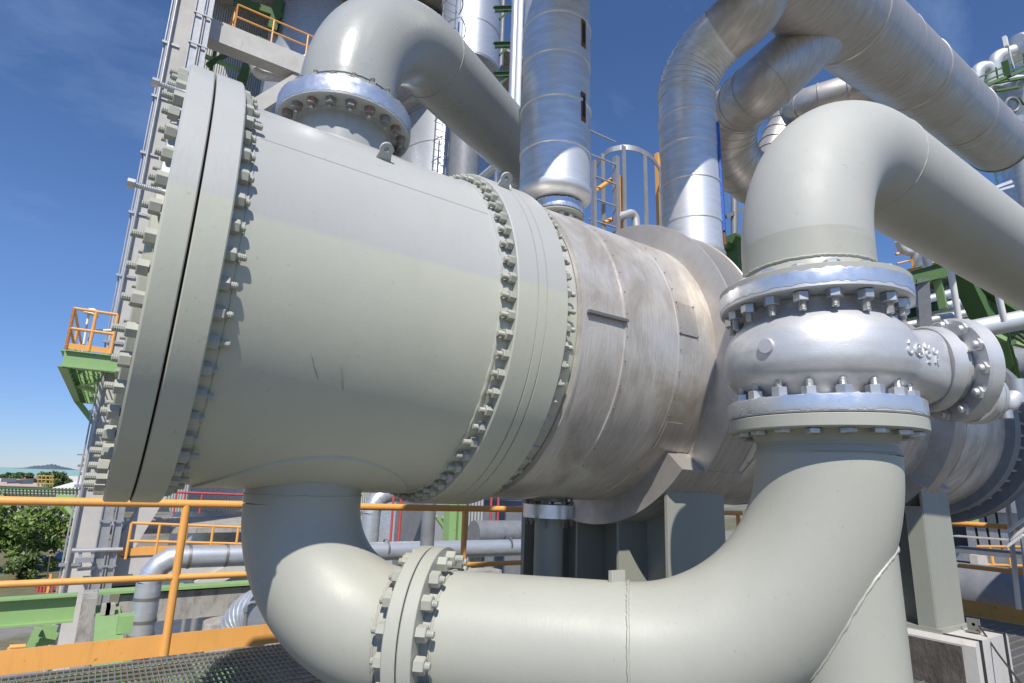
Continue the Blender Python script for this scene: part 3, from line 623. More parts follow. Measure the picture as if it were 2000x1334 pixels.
for z0 in (2.80, 3.46):
    t = radians(-78)
    n_ = np.array([cos(t), sin(t), 0]); s_ = np.array([-n_[1], n_[0], 0]); p = c + n_ * (r + .003)
    Rm = np.array([s_, n_, [0, 0, 1]]).T; mb = MB(); mb.cur = 0; mb.box(p + [0, 0, z0], (.05, .012, .25), Rm); mb.cur = 1; mb.box(p + n_ * .008 + [0, 0, z0], (.026, .006, .17), Rm); part('sight_slot', mb, [m_rust, m_dark], CR, smooth=False)

# --- header pipe with its clad branches
HD = thing('header_pipe', 'fat aluminium clad header slanting across the top right with three branch pipes curving down', 'pipe', (4.146, 3.27, 1.85))
c = np.array([4.146, 3.27, 0.]); r = .267
z = 2.065
for i, zt in enumerate((2.352, 2.744, 3.126, 3.44)):
    mb = MB(); rr = r + .003 * (i % 2); mb.lathe([(z, rr), (zt - .02, rr), (zt - .014, rr + .007), (zt + .006, rr + .007), (zt + .01, rr - .002)], c, (0, 0, 1), 80); part('cladding_sheet', mb, m_alu2, HD); z = zt
mb = MB(); mb.lathe([(2.075, r), (2.055, r + .014), (2.015, r + .014), (1.985, r), (1.965, r - .06), (1.975, .13)], c, (0, 0, 1), 80); part('cladding_cap', mb, m_alu3, HD)
mb = MB(); mb.cyl(c + [0, 0, 1.7], c + [0, 0, 2.1], .13, 40, cap=False); part('nozzle_neck', mb, m_steel, HD)
def gores(parent, P0, P1, P2, R, r, n, mat, lip=.01):
    """lobster-back elbow of straight sheet gores with standing seams"""
    pts = arcpts(P0, P1, P2, R, n); mb = MB()
    mb.tube(pts, r, 64, cap=False)
    for i in range(n):
        d_ = norm(pts[i + 1] - pts[i - 1]) if i else norm(pts[1] - pts[0])
        if i: mb.tube([pts[i] - d_ * .007, pts[i] + d_ * .007], [r + lip, r + lip], 64, cap=True)
    return part('clad_elbow', mb, mat, parent)
zb = 4.08; Hd = norm(np.array([.981, .077, .177])); H0 = np.array([-.757, 1.798, 3.426]) * 1.13; R_h = .4746
hp = lambda x: H0 + Hd * ((x - H0[0]) / Hd[0])
q1 = c + [0, 0, zb]; q2 = np.array([4.30, 2.42, zb + .26])
g_ = arcpts(c + [0, 0, 3.3], q1, q2, .56)[0]; mb = MB(); mb.cyl(c + [0, 0, 3.4], g_, r, 72, cap=False); part('cladding_sheet', mb, m_alu2, HD)
gores(HD, c + [0, 0, 3.3], q1, q2, .56, r, 11, m_alu2)
mb = MB(); ae_ = arcpts(c + [0, 0, 3.3], q1, q2, .56)[-1]; ad_ = norm(q2 - q1); mb.tube([ae_] + spline([ae_ + ad_ * .1, ae_ + ad_ * .25, q2 + [0, .12, .06], q2 + [.03, -.02, .42]], 6), r, 64, cap=False); part('branch_pipe', mb, m_alu3, HD)
xs = [1.25, 1.9, 2.8, 3.85, 4.9, 6.0, 7.1, 8.1, 9.3, 10.4, 11.5, 12.77]
mb = MB(); mb.tube([hp(1.2), hp(1.25)], [R_h * .8, R_h + .01], 90); part('header_cap', mb, m_alu3, HD)
for i in range(len(xs) - 1):
    mb = MB(); L = np.linalg.norm(hp(xs[i + 1]) - hp(xs[i])); rr = R_h + .004 * (i % 2)
    mb.lathe([(-.012, rr - .006), (0, rr + .006), (.02, rr + .006), (.026, rr), (L, rr)], hp(xs[i]), Hd, 110, ); part('header_sheet', mb, m_alu3, HD)
mb = MB(); L = 0; mb.lathe([(-.05, R_h + .012), (.02, R_h + .012), (.03, R_h - .01), (.05, R_h - .12), (.06, 1e-4)], hp(xs[-1]), Hd, 90); part('header_cap', mb, m_alu3, HD)
# second branch: larger pipe swinging back, down and away
def branch(ctrl, r_, g0, g1, mat, lip, step=4):
    Q = spline(ctrl); mb = MB(); mb.tube(Q, r_, 72, cap=False); b_ = part('branch_pipe', mb, mat, HD)
    for i in range(g0, g1, step):
        d_ = norm(Q[i + 1] - Q[i - 1]); mb = MB(); mb.tube([Q[i] - d_ * .006, Q[i] + d_ * .006], [r_ + lip] * 2, 64); part('sheet_seam', mb, mat, b_)
branch([hp(5.9), at(1500, 160, 1, 3.0), at(1440, 215, 1, 3.5), at(1425, 280, 1, 3.8), at(1452, 335, 1, 3.85), at(1530, 385, 1, 3.85), at(1640, 445, 1, 3.85)], .30, 10, 44, m_alu3, .005, 3)
branch([hp(8.2), at(1590, 200, 1, 3.8), at(1545, 228, 1, 4.25), at(1515, 285, 1, 4.4), at(1505, 350, 1, 4.4), at(1512, 430, 1, 4.4)], .235, 6, 36, m_alu3, .014, 3)
t = radians(-60); n_ = np.array([cos(t), sin(t), 0]); s_ = np.array([-n_[1], n_[0], 0]); Rm = np.array([s_, n_, [0, 0, 1]]).T
mb = MB(); mb.box(np.array([4.146, 3.27, 0]) + n_ * (.267 + .012) + [0, 0, 2.80], (.075, .02, 1.1), Rm); mb.cur = 1; mb.box(np.array([4.146, 3.27, 0]) + n_ * (.267 + .012) + [0, 0, 2.18], (.05, .018, .12), Rm)
part('sheathing_strip', mb, [m_blue, m_rust], HD, smooth=False, label='scuffed blue strip down the right side of the riser')

# ================================================================== platform, rail
mb = MB()
for i, x in enumerate(np.arange(-3.6, 10.1, .043)):
    mb.box((x, 3.1, -1.618), (.006, 6.7, .036))
for y in np.arange(-.2, 6.4, .12): mb.box((3.25, y, -1.603), (13.7, .012, .012))
pf = struct('platform_floor', mb, m_grate)
mb = MB()
for y in (6.52, 3.6, .4): mb.ibeam((-3.7, y, -1.83), (10.2, y, -1.83), .16, .34, .015)
for x in (-3.0, .95, 4.7, 7.9, 10.1): mb.ibeam((x, 6.42, -1.80), (x, -.2, -1.80), .12, .26, .012)
part('floor_beams', mb, m_green, pf, smooth=False)
GR = thing('guardrail', 'yellow orange tubular guardrail with toe board along the platform edge', 'railing', (0, 6.5, -1.6))
Yr = 6.5
mb = MB(); mb.cyl((-3.8, Yr, -.230), (9.2, Yr, -.402), .037, 20); part('top_rail', mb, m_orange, GR)
mb = MB(); mb.cyl((-3.8, Yr, -.882), (9.2, Yr, -1.056), .029, 16); part('mid_rail', mb, m_orange, GR)
mb = MB(); mb.bb((-3.8, Yr - .006, -1.605), (9.2, Yr + .006, -1.425)); part('toe_board', mb, m_orange, GR, smooth=False)
for x in (-2.3, .685, 3.72, 6.6, 9.1):
    mb = MB(); mb.cyl((x, Yr, -1.6), (x, Yr, -.282 - .0133 * x), .036, 18); part('post', mb, m_orange, GR)
GR2 = thing('guardrail', 'orange guardrail in the shade behind the far saddle post, bottom right', 'railing', (8, 6.2, -1.6))
X2 = 10.15; GR2.location = (X2, 3, -1.6)
tr = at(1940, 1027, 0, X2)[2]; mr = at(1940, 1112, 0, X2)[2]
for nm_, z_, r_ in (('top_rail', tr, .037), ('mid_rail', mr, .03)): mb = MB(); mb.cyl((X2, -.3, z_), (X2, 6.5, z_), r_, 14); part(nm_, mb, m_orange, GR2)
mb = MB(); mb.bb((X2 - .006, -.3, -1.6), (X2 + .006, 6.5, -1.40)); part('toe_board', mb, m_orange, GR2, smooth=False)
for y_ in (.2, 2.2, 4.3, 6.3): mb = MB(); mb.cyl((X2, y_, -1.6), (X2, y_, tr), .036, 12); part('post', mb, m_orange, GR2)


# ================================================================== ground, sea
GZ = -11.0
mb = MB(); mb.add([(-900, -900, GZ), (900, -900, GZ), (900, 900, GZ), (-900, 900, GZ)], [(0, 1, 2, 3)]); struct('ground', mb, m_ground)
mb = MB(); S_ = 30000; mb.add([(-S_, -S_, GZ - .4), (S_, -S_, GZ - .4), (S_, S_, GZ - .4), (-S_, S_, GZ - .4)], [(0, 1, 2, 3)]); struct('sea', mb, m_sea)
mb = MB(); mb.add([(-120, 40, GZ + .01), (80, 34, GZ + .01), (80, 43, GZ + .01), (-120, 49, GZ + .01)], [(0, 1, 2, 3)]); struct('road', mb, m_road)
mb = MB(); V = []; Fc = []; n = 60; dh = norm(vray(92, 915) * [1, 1, 0]); sh = np.array([dh[1], -dh[0], 0]); base = dh * 9000
for i in range(n + 1):
    s_ = -1 + 2 * i / n; hgt = max(0, (1 - s_ * s_)) ** 1.2 * (42 + 16 * sin(3.3 * s_ + 1) + 6 * sin(11 * s_)) * 1.0
    for j, (d_, f_) in enumerate(((0, 0), (150, .55), (400, 1), (700, .6), (1000, 0))): V.append(base + sh * s_ * 330 + dh * d_ + np.array([0, 0, GZ - .3 + hgt * f_ * (1 + .08 * sin(i * 1.7 + j))]))
for i in range(n):
    for j in range(4): a = i * 5 + j; Fc.append((a, a + 1, a + 6, a + 5))
mb.add(V, Fc); struct('hills', mb, m_hill, True)
#BACKGROUND
# ================================================================== background plant
def fp(px, py, d): return vray(px, py) * d
def vcylpx(xl, xr, y, Y):
    a = vray(xl, y)[:2]; b = vray(xr, y)[:2]; a /= np.linalg.norm(a); b /= np.linalg.norm(b); m = norm(a + b); s_ = abs(m[0] * b[1] - m[1] * b[0]); d = Y / m[1]
    return np.array([m[0] * d, m[1] * d, 0]), d * s_
def zat(px, py, c): v = vray(px, py); return v[2] * hypot(c[0], c[1]) / hypot(v[0], v[1])
# ---- near field just beyond the rail
YB = 12.2
A_ = at(0, 1168, 1, YB); B_ = at(152, 1160, 1, YB); dxx = B_ - A_
hI = abs(at(70, 1163, 1, YB)[2] - at(70, 1217, 1, YB)[2])
mb = MB(); z0 = at(75, 1164, 1, YB)[2]; mb.ibeam((A_[0] - 3, YB, z0 - hI / 2), (B_[0], YB, z0 - hI / 2), .26, hI, .025)
for x in (A_[0] - 1.0,): mb.bb((x - .01, YB - .12, z0 - hI + .03), (x + .01, YB + .12, z0 - .03))
solo('steel_girder', mb, m_green, 'light green steel girder with rusty edges running in from the left below the rail', 'girder', smooth=False)
xc0, xc1 = at(148, 1240, 1, YB - .3)[0], at(176, 1240, 1, YB - .3)[0]
mb = MB(); mb.bb((xc0, YB - .45, GZ), (xc1, YB + .45, z0 - .02)); solo('concrete_column', mb, m_conc, 'stained square concrete column top between the green girder and the green plate', 'column', smooth=False)
T = thing('steel_platform_beam', 'rusty light green steel box section with cut outs beside the concrete column', 'beam', (xc1 + .3, YB - 1.5, z0 - .4))
x0, x1 = xc1 + .02, at(232, 1200, 1, YB)[0]
mb = MB(); mb.bb((x0, YB - 4.4, z0 - .30), (x1, YB + .3, z0 - .25)); mb.bb((x0, YB - .1, z0 - .03), (x1 + 6.5, YB + .25, z0 + .01)); part('top_plate', mb, m_green, T, smooth=False)
mb = MB(); mb.bb((x0 + .25, YB - 2.0, z0 - .24), (x1 + .1, YB - 1.75, z0 - .02)); mb.bb((x0 + .3, YB - 3.6, z0 - .24), (x1 + .05, YB - 3.5, z0 - .16)); part('bracket', mb, m_green, T, smooth=False)
for xa_, xb_ in ((x0 + .12, x0 + .24), (x1 - .27, x1 - .15)): mb = MB(); mb.bb((xa_, YB - .62, z0 - .245), (xb_, YB - .3, z0 - .12)); part('grout_pad', mb, m_conc, T, smooth=False)
bz0, bz1 = at(380, 1153, 1, YB)[2], at(380, 1207, 1, YB)[2]
mb = MB(); mb.bb((x1 - .02, YB + .0, bz1), (x1 + 7.5, YB + .5, bz0)); solo('concrete_beam', mb, m_conc, 'blackened concrete edge beam behind the rail post and silver pipe', 'beam', smooth=False)
mb = MB()
for i in range(4):
    if i != 1: p = at(352 + 18 * i, 1143, 1, YB + .3); mb.cyl(p - [0, 0, .15], p + [0, 0, .03], .06, 12)
solo('bolt_cap_row', mb, m_green, 'row of small green rounded bolt caps on the concrete edge beam', 'bolt caps')
# silver elbow pipe
Yp = 11.0; c, rp = vcylpx(256, 308, 1195, Yp); zr = at(400, 1086, 1, Yp)[2]
SP = thing('silver_duct_pipe', 'silver clad pipe with mitred elbow behind the rail, coming up and running right', 'pipe', (c[0], c[1], -4))
mb = MB(); zc = zr - .35; 
mb.cyl((c[0], c[1], -7), (c[0], c[1], zc), rp, 48); part('vertical_leg', mb, m_tank, SP)
gores(SP, c + [0, 0, zc - .1], c + [0, 0, zr], c + [3., 0, zr], .36, rp, 4, m_tank, .004)
for y_ in (1168, 1212, 1240):
    z_ = zat(282, y_, c); mb = MB(); mb.lathe([(-.02, rp + .008), (.02, rp + .008)], c + [0, 0, z_], (0, 0, 1), 40); part('clamp_band', mb, m_band, SP)
mb = MB(); mb.cyl(c + [.3, 0, zr], c + [9.5, 0, zr - .1], rp * .96, 48); part('horizontal_run', mb, m_tank, SP)
for px in (372, 445, 760, 1000): x_ = at(px, 1085, 1, Yp - rp)[0]; mb = MB(); mb.lathe([(-.02, rp + .006), (.02, rp + .006)], (x_, c[1], zr), (1, 0, 0), 40); part('clamp_band', mb, m_band, SP)
mb = MB(); Q = [at(476, 1262, 1, 8.), at(482, 1178, 1, 8.), at(530, 1174, 1, 8.)]; mb.tube(path(Q, .05, 6), .022, 14); mb.cyl(Q[1] - [0, 0, .10], Q[1] - [0, 0, .05], .03, 12); solo('conduit', mb, m_pgrey, 'thin grey conduit with elbow just beyond the toe board by the curved pipe', 'conduit')
# equipment one level down
cE, rE = vcylpx(395, 500, 1225, 15.); mb = MB(); mb.cyl((cE[0], cE[1], GZ), (cE[0], cE[1], zat(440, 1212, cE)), rE, 48); solo('lower_vessel', mb, m_alu, 'brownish silver vertical vessel on the level below the concrete edge beam', 'vessel')
for i, (a, b) in enumerate(((352, 362), (370, 384))):
    cE, rE = vcylpx(a, b, 1235, 14.5); mb = MB(); mb.cyl((cE[0], cE[1], GZ), (cE[0], cE[1], zat(a, 1208, cE)), rE, 16)
    solo('thin_riser', mb, m_galv, ('thinner of two silver vertical pipes under the concrete beam' if i == 0 else 'thicker of two silver vertical pipes under the concrete beam'), 'pipe', 'risers under the beam')
EB = thing('ribbed_elbow', 'large silver ribbed duct elbow low behind the grey conduit', 'duct', tuple(at(500, 1230, 1, 10.)))
gores(EB, at(462, 1290, 1, 10.), at(486, 1190, 1, 10.), at(580, 1215, 1, 9.), .42, .36, 8, m_tank, .01)
mb = MB(); a_, b_ = at(305, 1251, 1, 13.), at(455, 1237, 1, 13.); mb.cyl(a_, b_, .025, 10); mb.cyl(at(397, 1243, 1, 13.), at(396, 1275, 1, 13.), .025, 8); solo('lower_handrail', mb, m_orange, 'short orange handrail one level down right of the rail post', 'railing')
# green truss and pipes below the girder
mb = MB()
for i, (a, b) in enumerate((((74, 1226), (50, 1282)), ((78, 1236), (112, 1243)), ((66, 1248), (110, 1247)), ((66, 1256), (108, 1251)), ((82, 1226), (112, 1228)), ((84, 1230), (110, 1243)))): mb.beam(at(*a, 1, 15. + .13 * i), at(*b, 1, 15. + .13 * i), .12 if a[0] == 74 else .06, .12)
solo('green_truss', mb, m_green, 'small light green steel truss below the girder at the lower left', 'truss', smooth=False)
mb = MB()
for a, b in (((18, 1264), (50, 1262)), ((18, 1271), (46, 1270)), ((20, 1264), (18, 1275))): mb.cyl(at(*a, 1, 18.), at(*b, 1, 18.), .05, 8)
solo('orange_pipework', mb, m_orange, 'small orange pipe loop on the pale floor at the lower left', 'pipe')
mb = MB(); p = at(52, 1240, 1, 18.); 
mb.bb((p[0] - 4, YB + 1.2, GZ + 3.9), (at(170, 1240, 1, 16)[0], YB + 12, GZ + 4.1)); 
for y_ in (YB + 2, YB + 11): mb.bb((p[0] - 1, y_, GZ), (p[0] - .6, y_ + .4, GZ + 3.9))
solo('concrete_slab', mb, m_conc2, 'pale concrete floor slab on posts below the green girder', 'slab', smooth=False)
# ---- tall concrete frame at the left
YF = 21.
ca = at(189, 975, 1, YF); wC = .92; cx, cy = ca[0], YF + .4
FRM = thing('process_structure', 'tall pale concrete structure, its leaning column behind the channel cover, with beams and braces', 'structure', (cx, cy, GZ))
mb = MB(); mb.bb((cx - wC / 2, cy - .4, GZ), (cx + wC / 2, cy + .4, 26)); part('column', mb, m_conc2, FRM, smooth=False)
T0, T1 = at(395, 50, 1, YF), at(600, 128, 1, YF); zT = (T0[2] + T1[2]) / 2; hb = .85; XT = T1[0]
mb = MB(); mb.bb((cx + wC / 2, YF, zT - hb / 2), (XT + 1.2, YF + .6, zT + hb / 2)); part('beam', mb, m_conc2, FRM, smooth=False)
mb = MB(); mb.beam((XT + .1, YF + .3, zT - .2), at(488, 218, 1, YF + .3), .45, .5); part('brace', mb, m_conc2, FRM, smooth=False)
mb = MB(); q = at(440, 28, 1, YF + .8); mb.beam((cx + .3, YF + .9, zT + .6), (cx + .3 + .2, YF + 10, zT + 1.0), .5, .8); part('beam', mb, m_conc2, FRM, smooth=False)
mb = MB(); mb.beam(at(308, 962, 1, YF + .3), at(232, 1083, 1, YF + .3), .6, .5); part('brace', mb, m_conc2, FRM, smooth=False)
mb = MB(); zb_ = at(250, 1108, 1, YF)[2]; mb.bb((cx + .4, YF, zb_ - .32), (cx + 16, YF + .5, zb_ + .32)); part('beam', mb, m_conc2, FRM, smooth=False)
mb = MB(); mb.beam(at(382, 1146, 1, YF + .2), at(476, 1098, 1, YF + .2), .55, .4); part('brace', mb, m_conc2, FRM, smooth=False)
mb = MB(); mb.bb((cx + .4, YF - .05, zb_ + .32), (cx + 5.5, YF + .1, zb_ + .55)); part('toe_board', mb, m_orange, FRM, smooth=False)
# dark building bulk behind: interior floors, wall sheets
mb = MB(); mb.bb((cx + .6, YF + 6, -1.5), (cx + 16, YF + 6.3, zT + 7)); part('sheet_wall', mb, m_sheet, FRM, smooth=False)
for z_ in (-1.7, zT + 6): mb = MB(); mb.bb((cx + .3, YF + .65, z_ - .15), (cx + 16, YF + 6, z_)); part('floor', mb, m_conc, FRM, smooth=False)
for nm, (xp, y_), dz in (('cable_tray', (215, 975), .28), ('cable_tray', (239, 975), .22)):
    p = at(xp, y_, 1, YF - .5); mb = MB()
    mb.bb((p[0] - dz / 2, YF - .56, GZ), (p[0] - dz / 2 + .03, YF - .44, 26)); mb.bb((p[0] + dz / 2 - .03, YF - .56, GZ), (p[0] + dz / 2, YF - .44, 26)); mb.bb((p[0] - dz / 2 + .03, YF - .5, GZ), (p[0] + dz / 2 - .03, YF - .47, 26))
    for z_ in np.arange(GZ, 26, 1.2): mb.bb((p[0] - dz / 2 - .02, YF - .6, z_), (p[0] + dz / 2 + .02, YF - .565, z_ + .05))
    solo('cable_tray', mb, m_galv, 'galvanised cable tray climbing the right edge of the concrete column' if xp == 215 else 'galvanised cable tray standing clear to the right of the concrete column', 'cable tray', 'cable trays', smooth=False)
p = at(157, 975, 1, YF); mb = MB(); mb.cyl((p[0], YF - .1, GZ), (p[0], YF - .1, 26), .04, 10); mb.cyl((p[0] - .13, YF + .1, GZ), (p[0] - .13, YF + .1, 26), .022, 8)
for z_ in np.arange(GZ, 26, 2.1): mb.bb((p[0] - .2, YF - .05, z_), (p[0] + .3, YF + .05, z_ + .08))
solo('conduit', mb, m_galv, 'pair of pale conduits clamped along the left edge of the concrete column', 'conduit')
mb = MB(); mb.cyl(at(140, 1075, 1, YF - .6), at(240, 1073, 1, YF - .6), .06, 10); mb.beam(at(147, 1094, 1, YF - .7), at(183, 1093, 1, YF - .7), .2, .12); mb.beam(at(150, 1112, 1, YF - .45), at(186, 1109, 1, YF - .45), .3, .06)
for x_ in (157, 181): mb.beam(at(x_, 1078, 1, YF - .55), at(x_, 1100, 1, YF - .55), .08, .1)
solo('pipe_bracket', mb, m_galv, 'galvanised bracket and crossbar fixed across the foot of the concrete column', 'bracket', smooth=False)
# orange rail on the high beam
def rail(label, P, hgt, posts, r=.035, mids=(.5,), mat=None, nm='handrail', group=None, toe=False):
    """P: list of base points; tube rails above them"""
    mb = MB(); P = [np.asarray(p, float) for p in P]
    for f in mids + (1.,):
        for a, b in zip(P[:-1], P[1:]): mb.cyl(a + [0, 0, hgt * f], b + [0, 0, hgt * f], r, 8)
    for a, b in zip(P[:-1], P[1:]):
        for i in range(posts + 1): q = a + (b - a) * i / posts; mb.cyl(q, q + [0, 0, hgt], r, 8)
    if toe:
        for a, b in zip(P[:-1], P[1:]): mb.beam(a + [0, 0, .08], b + [0, 0, .08], .015, .15)
    return solo(nm, mb, mat or m_orange, label, 'railing', group)
zt_ = zT + hb / 2; xa = at(460, 44, 1, YF)[0]
rail('orange handrail on the high concrete beam left of the overhead pipe', [(xa - .1, YF + 1.4, zt_), (xa, YF + .1, zt_), (XT + 1.2, YF + .1, zt_)], 1.05, 3, .035)
cV, rV = vcylpx(520, 720, 90, YF + 3.2); zv0 = zt_ + .1; mb = MB(); zv1 = zat(600, 30, cV); mb.lathe([(zv0 - 2, .01), (zv0 - 2, rV), (zv1 - .8, rV), (zv1 - .3, rV * .93), (zv1, rV * .7), (zv1 + .15, .01)], (cV[0], cV[1], 0), (0, 0, 1), 48)
solo('dark_vessel', mb, m_tank, 'dark shiny vessel behind the orange handrail at the top left', 'vessel')
GS = thing('green_bracing', 'dark green steel bracing under the high concrete beam', 'bracing', (XT, YF + 2, zT - 5))
for a, b, w_ in (((405, 128), (498, 72), .16), ((500, 85), (470, 165), .35), ((395, 108), (482, 142), .14), ((425, 72), (412, 140), .12), ((500, 78), (585, 118), .28), ((545, 128), (585, 112), .12), ((415, 62), (440, 110), .14), ((545, 0), (530, 60), .35), ((455, 0), (575, 42), .3)):
    mb = MB(); mb.beam(at(*a, 1, YF + 2.2), at(*b, 1, YF + 2.2), w_, w_); part('brace', mb, m_green if w_ in (.14,) else m_dgreen, GS, smooth=False)
mb = MB(); Yq = YF + 1.2; mb.tube(path([at(516, 108, 1, Yq), at(494, 118, 1, Yq), at(503, 146, 1, Yq), at(575, 154, 1, Yq)], .28, 7), .2, 20); solo('silver_pipe_bend', mb, m_alu2, 'small silver pipe bend under the high concrete beam beside the green post', 'pipe')
mb = MB(); mb.bb(at(560, 0, 1, YF + 1.5) + [0, 0, .5], at(690, 34, 1, YF + 1.5) + [0, 3, .9]); solo('upper_girder', mb, flat('brown_primer', (.30, .16, .08), .6), 'brown primed girder high above the dark vessel at the top edge', 'girder', smooth=False)
mb = MB(); mb.bb((cV[0] - 3.6, YF - 2.2, zv1 + 1.3), (cV[0] + 7, YF + 8, zv1 + 1.6)); part('floor', mb, m_conc, FRM, smooth=False)  # unseen slab, added overhead to shade the vessel
# green side platform
zD = at(130, 684, 1, 19.)[2]; xL = at(128, 684, 1, 19.)[0]; xR = cx - .4
GPt = thing('side_platform', 'light green steel platform seen from below, hung on the left of the concrete column', 'platform', (xL, 19, zD))
Y0_, Y1_ = 19., 29.
mb = MB(); mb.ibeam((xL, Y0_, zD - .22), (xR + .6, Y0_, zD - .22), .2, .45, .03); mb.ibeam((xL, Y0_, zD - .22), (xL, Y1_, zD - .22), .2, .45, .03); mb.ibeam((xL, Y1_, zD - .22), (xR + .8, Y1_, zD - .22), .2, .45, .03); mb.ibeam((xL + 1.2, Y0_, zD - .22), (xL + 1.2, Y1_, zD - .22), .12, .3, .03); part('frame', mb, m_green, GPt, smooth=False)
mb = MB()
for y_ in np.arange(Y0_ + .8, Y1_, 1.05): mb.ibeam((xL, y_, zD - .12), (xR + .8, y_, zD - .12), .1, .2, .02)
mb.beam((xL + .2, Y1_ - 5, zD - .3), (xR + .9, Y0_ + .4, zD - .3), .2, .12); mb.beam((xL + .2, Y0_ + 5, zD - .32), (xR + .9, Y1_, zD - .32), .2, .12); part('joists', mb, m_green, GPt, smooth=False)
mb = MB()
for x_ in np.arange(xL, xR + .8, .12): mb.bb((x_, Y0_, zD), (x_ + .02, Y1_, zD + .04))
part('grating', mb, m_galv, GPt, smooth=False)
mb = MB(); mb.beam((xL, Y1_ - .2, zD - .4), (xR + .8, Y1_ - .2, zD - 2.4), .16, .2); part('strut', mb, m_green, GPt, smooth=False)
mb = MB(); mb.beam((xL + .5, Y1_ - 2.5, zD - .4), (xR + .8, Y1_ - 2.5, zD - 2.0), .14, .16); part('strut', mb, m_green, GPt, smooth=False)
rail('orange handrail round the green side platform left of the column', [(xL, Y0_ + 5, zD + .04), (xL, Y0_, zD + .04), (xR + .1, Y0_, zD + .04)], 1.1, 2, .04, toe=True)
LM = thing('area_lamp', 'white area lamp on a bent pole above the side platform railing', 'lamp', (xL + .4, Y0_ + .3, zD))
pL = at(170, 652, 1, Y0_ + .3); mb = MB(); mb.tube([pL + [0, 0, -.9], at(174, 608, 1, Y0_ + .3), at(180, 604, 1, Y0_ + .3)], .03, 8); part('pole', mb, m_white, LM)
q = at(181, 608, 1, Y0_ + .3); mb = MB(); mb.lathe([(-.10, .01), (-.10, .19), (-.02, .16), (.05, .10), (.09, .01)], q, (.15, 0, 1), 16); part('lamp_shade', mb, m_white, LM)
mb = MB(); mb.tube([at(172, 676, 1, Y0_ + .5), at(178, 648, 1, Y0_ + .5), at(184, 646, 1, Y0_ + .5), at(232, 645, 1, Y0_ + .5)], .04, 8); solo('tube_lamp', mb, m_white, 'long white tube lamp inside the side platform railing', 'lamp')
# ---- silver towers behind
cT, rT = vcylpx(858, 974, 120, 17.); mb = MB()
def tower(nm, c, r, z0, z1, label, seams, mat=m_tank, dome=True):
    t = thing(nm, label, 'tower', (c[0], c[1], z0)); mb = MB(); pr = [(z0, .01), (z0, r)]
    mb.lathe(pr + [(z1, r)] + ([(z1 + r * .3, r * .8), (z1 + r * .5, .01)] if dome else [(z1, .01)]), (c[0], c[1], 0), (0, 0, 1), 72); part('shell', mb, mat, t)
    for z_ in seams: mb = MB(); mb.lathe([(z_ - .02, r + .006), (z_ + .02, r + .006)], (c[0], c[1], 0), (0, 0, 1), 72); part('seam_band', mb, m_band, t)
    return t
zb1 = zat(974, 147, cT); tower('silver_tower', cT, rT, zb1, 30, 'silver clad tower between the overhead pipe and the clad riser, its bottom edge in view', [zb1 + .06, zb1 + 1.5, zb1 + 3.0, zb1 + 4.6])
mb = MB(); mb.cyl((cT[0], cT[1], GZ), (cT[0], cT[1], zb1), rT * .5, 30); solo('tower_skirt', mb, m_pgrey, 'dark skirt column carrying the silver tower behind the overhead pipe', 'column')
cT2, rT2 = vcylpx(778, 985, 300, 22.); z2_ = zat(870, 246, cT2)
tower('silver_tower', cT2, rT2, GZ, z2_, 'wide silver tower with caged ladder seen under the overhead pipe', [z2_ - .5, z2_ - 2.2, z2_ - 4])
mb = MB(); mb.lathe([(z2_ - .25, rT2), (z2_ - .25, rT2 + .3), (z2_ + .0, rT2 + .3), (z2_, rT2)], (cT2[0], cT2[1], 0), (0, 0, 1), 60); solo('ring_platform', mb, m_conc2, 'pale ring platform round the top of the wide silver tower', 'platform')
cT3, rT3 = vcylpx(772, 850, 215, 21.); z3_ = zat(800, 160, cT3)
tower('silver_vessel', cT3, rT3, z2_, z3_ + 1.5, 'bluish silver vessel seen through the bend of the overhead pipe', [])
def ladder(nm, px, y0, y1, Y, w_, label, cage=True, hoop=.34, mat=m_galv):
    p = at(px, (y0 + y1) / 2, 1, Y); z1 = zat(px, y0, p); z0 = zat(px, y1, p); t = thing(nm, label, 'ladder', (p[0], Y, z0)); mb = MB()
    for s_ in (-1, 1): mb.bb((p[0] + s_ * w_ / 2 - .02, Y - .03, z0), (p[0] + s_ * w_ / 2 + .02, Y + .03, z1))
    part('stile', mb, mat, t, smooth=False); mb = MB()
    for z_ in np.arange(z0, z1, .3): mb.cyl((p[0] - w_ / 2, Y, z_), (p[0] + w_ / 2, Y, z_), .012, 6)
    part('rungs', mb, mat, t)
    if cage:
        mb = MB()
        for z_ in np.arange(z0 + .6, z1 + .1, .9):
            mb.tube([(p[0] + cos(a) * hoop, Y - .02 - max(0, sin(a)) * hoop * 2, z_) for a in np.linspace(0, pi, 15)], .02, 6)
        for a in np.linspace(.15, pi - .15, 5): mb.cyl((p[0] + cos(a) * hoop, Y - .02 - sin(a) * hoop * 2, z0 + .6), (p[0] + cos(a) * hoop, Y - .02 - sin(a) * hoop * 2, z1), .013, 6)
        part('cage', mb, mat, t)
    return t
ladder('caged_ladder', 862, 170, 350, cT2[1] - rT2 - .6, .55, 'caged ladder on the wide silver tower under the overhead pipe')
ladder('caged_ladder', 880, -60, 50, cT[1] - rT - .4, .5, 'caged ladder on the silver tower at the top edge')
for i, (a, b, Y, m_, lb) in enumerate(((996, 1013, 12., m_tank, 'slim silver riser just left of the clad riser'), (1009, 1020, 11.5, m_white, 'pale slim riser half hidden by the clad riser'), (975, 984, 14., m_pgrey, 'dark slim riser with green clamps left of the silver risers'))):
    c, r = vcylpx(a, b, 100, Y); mb = MB(); zlo = zat(a, 195 if i else 200, c); mb.cyl((c[0], c[1], zlo - 6), (c[0], c[1], 22), r, 24); solo('slim_riser', mb, m_, lb, 'pipe', 'slim risers')
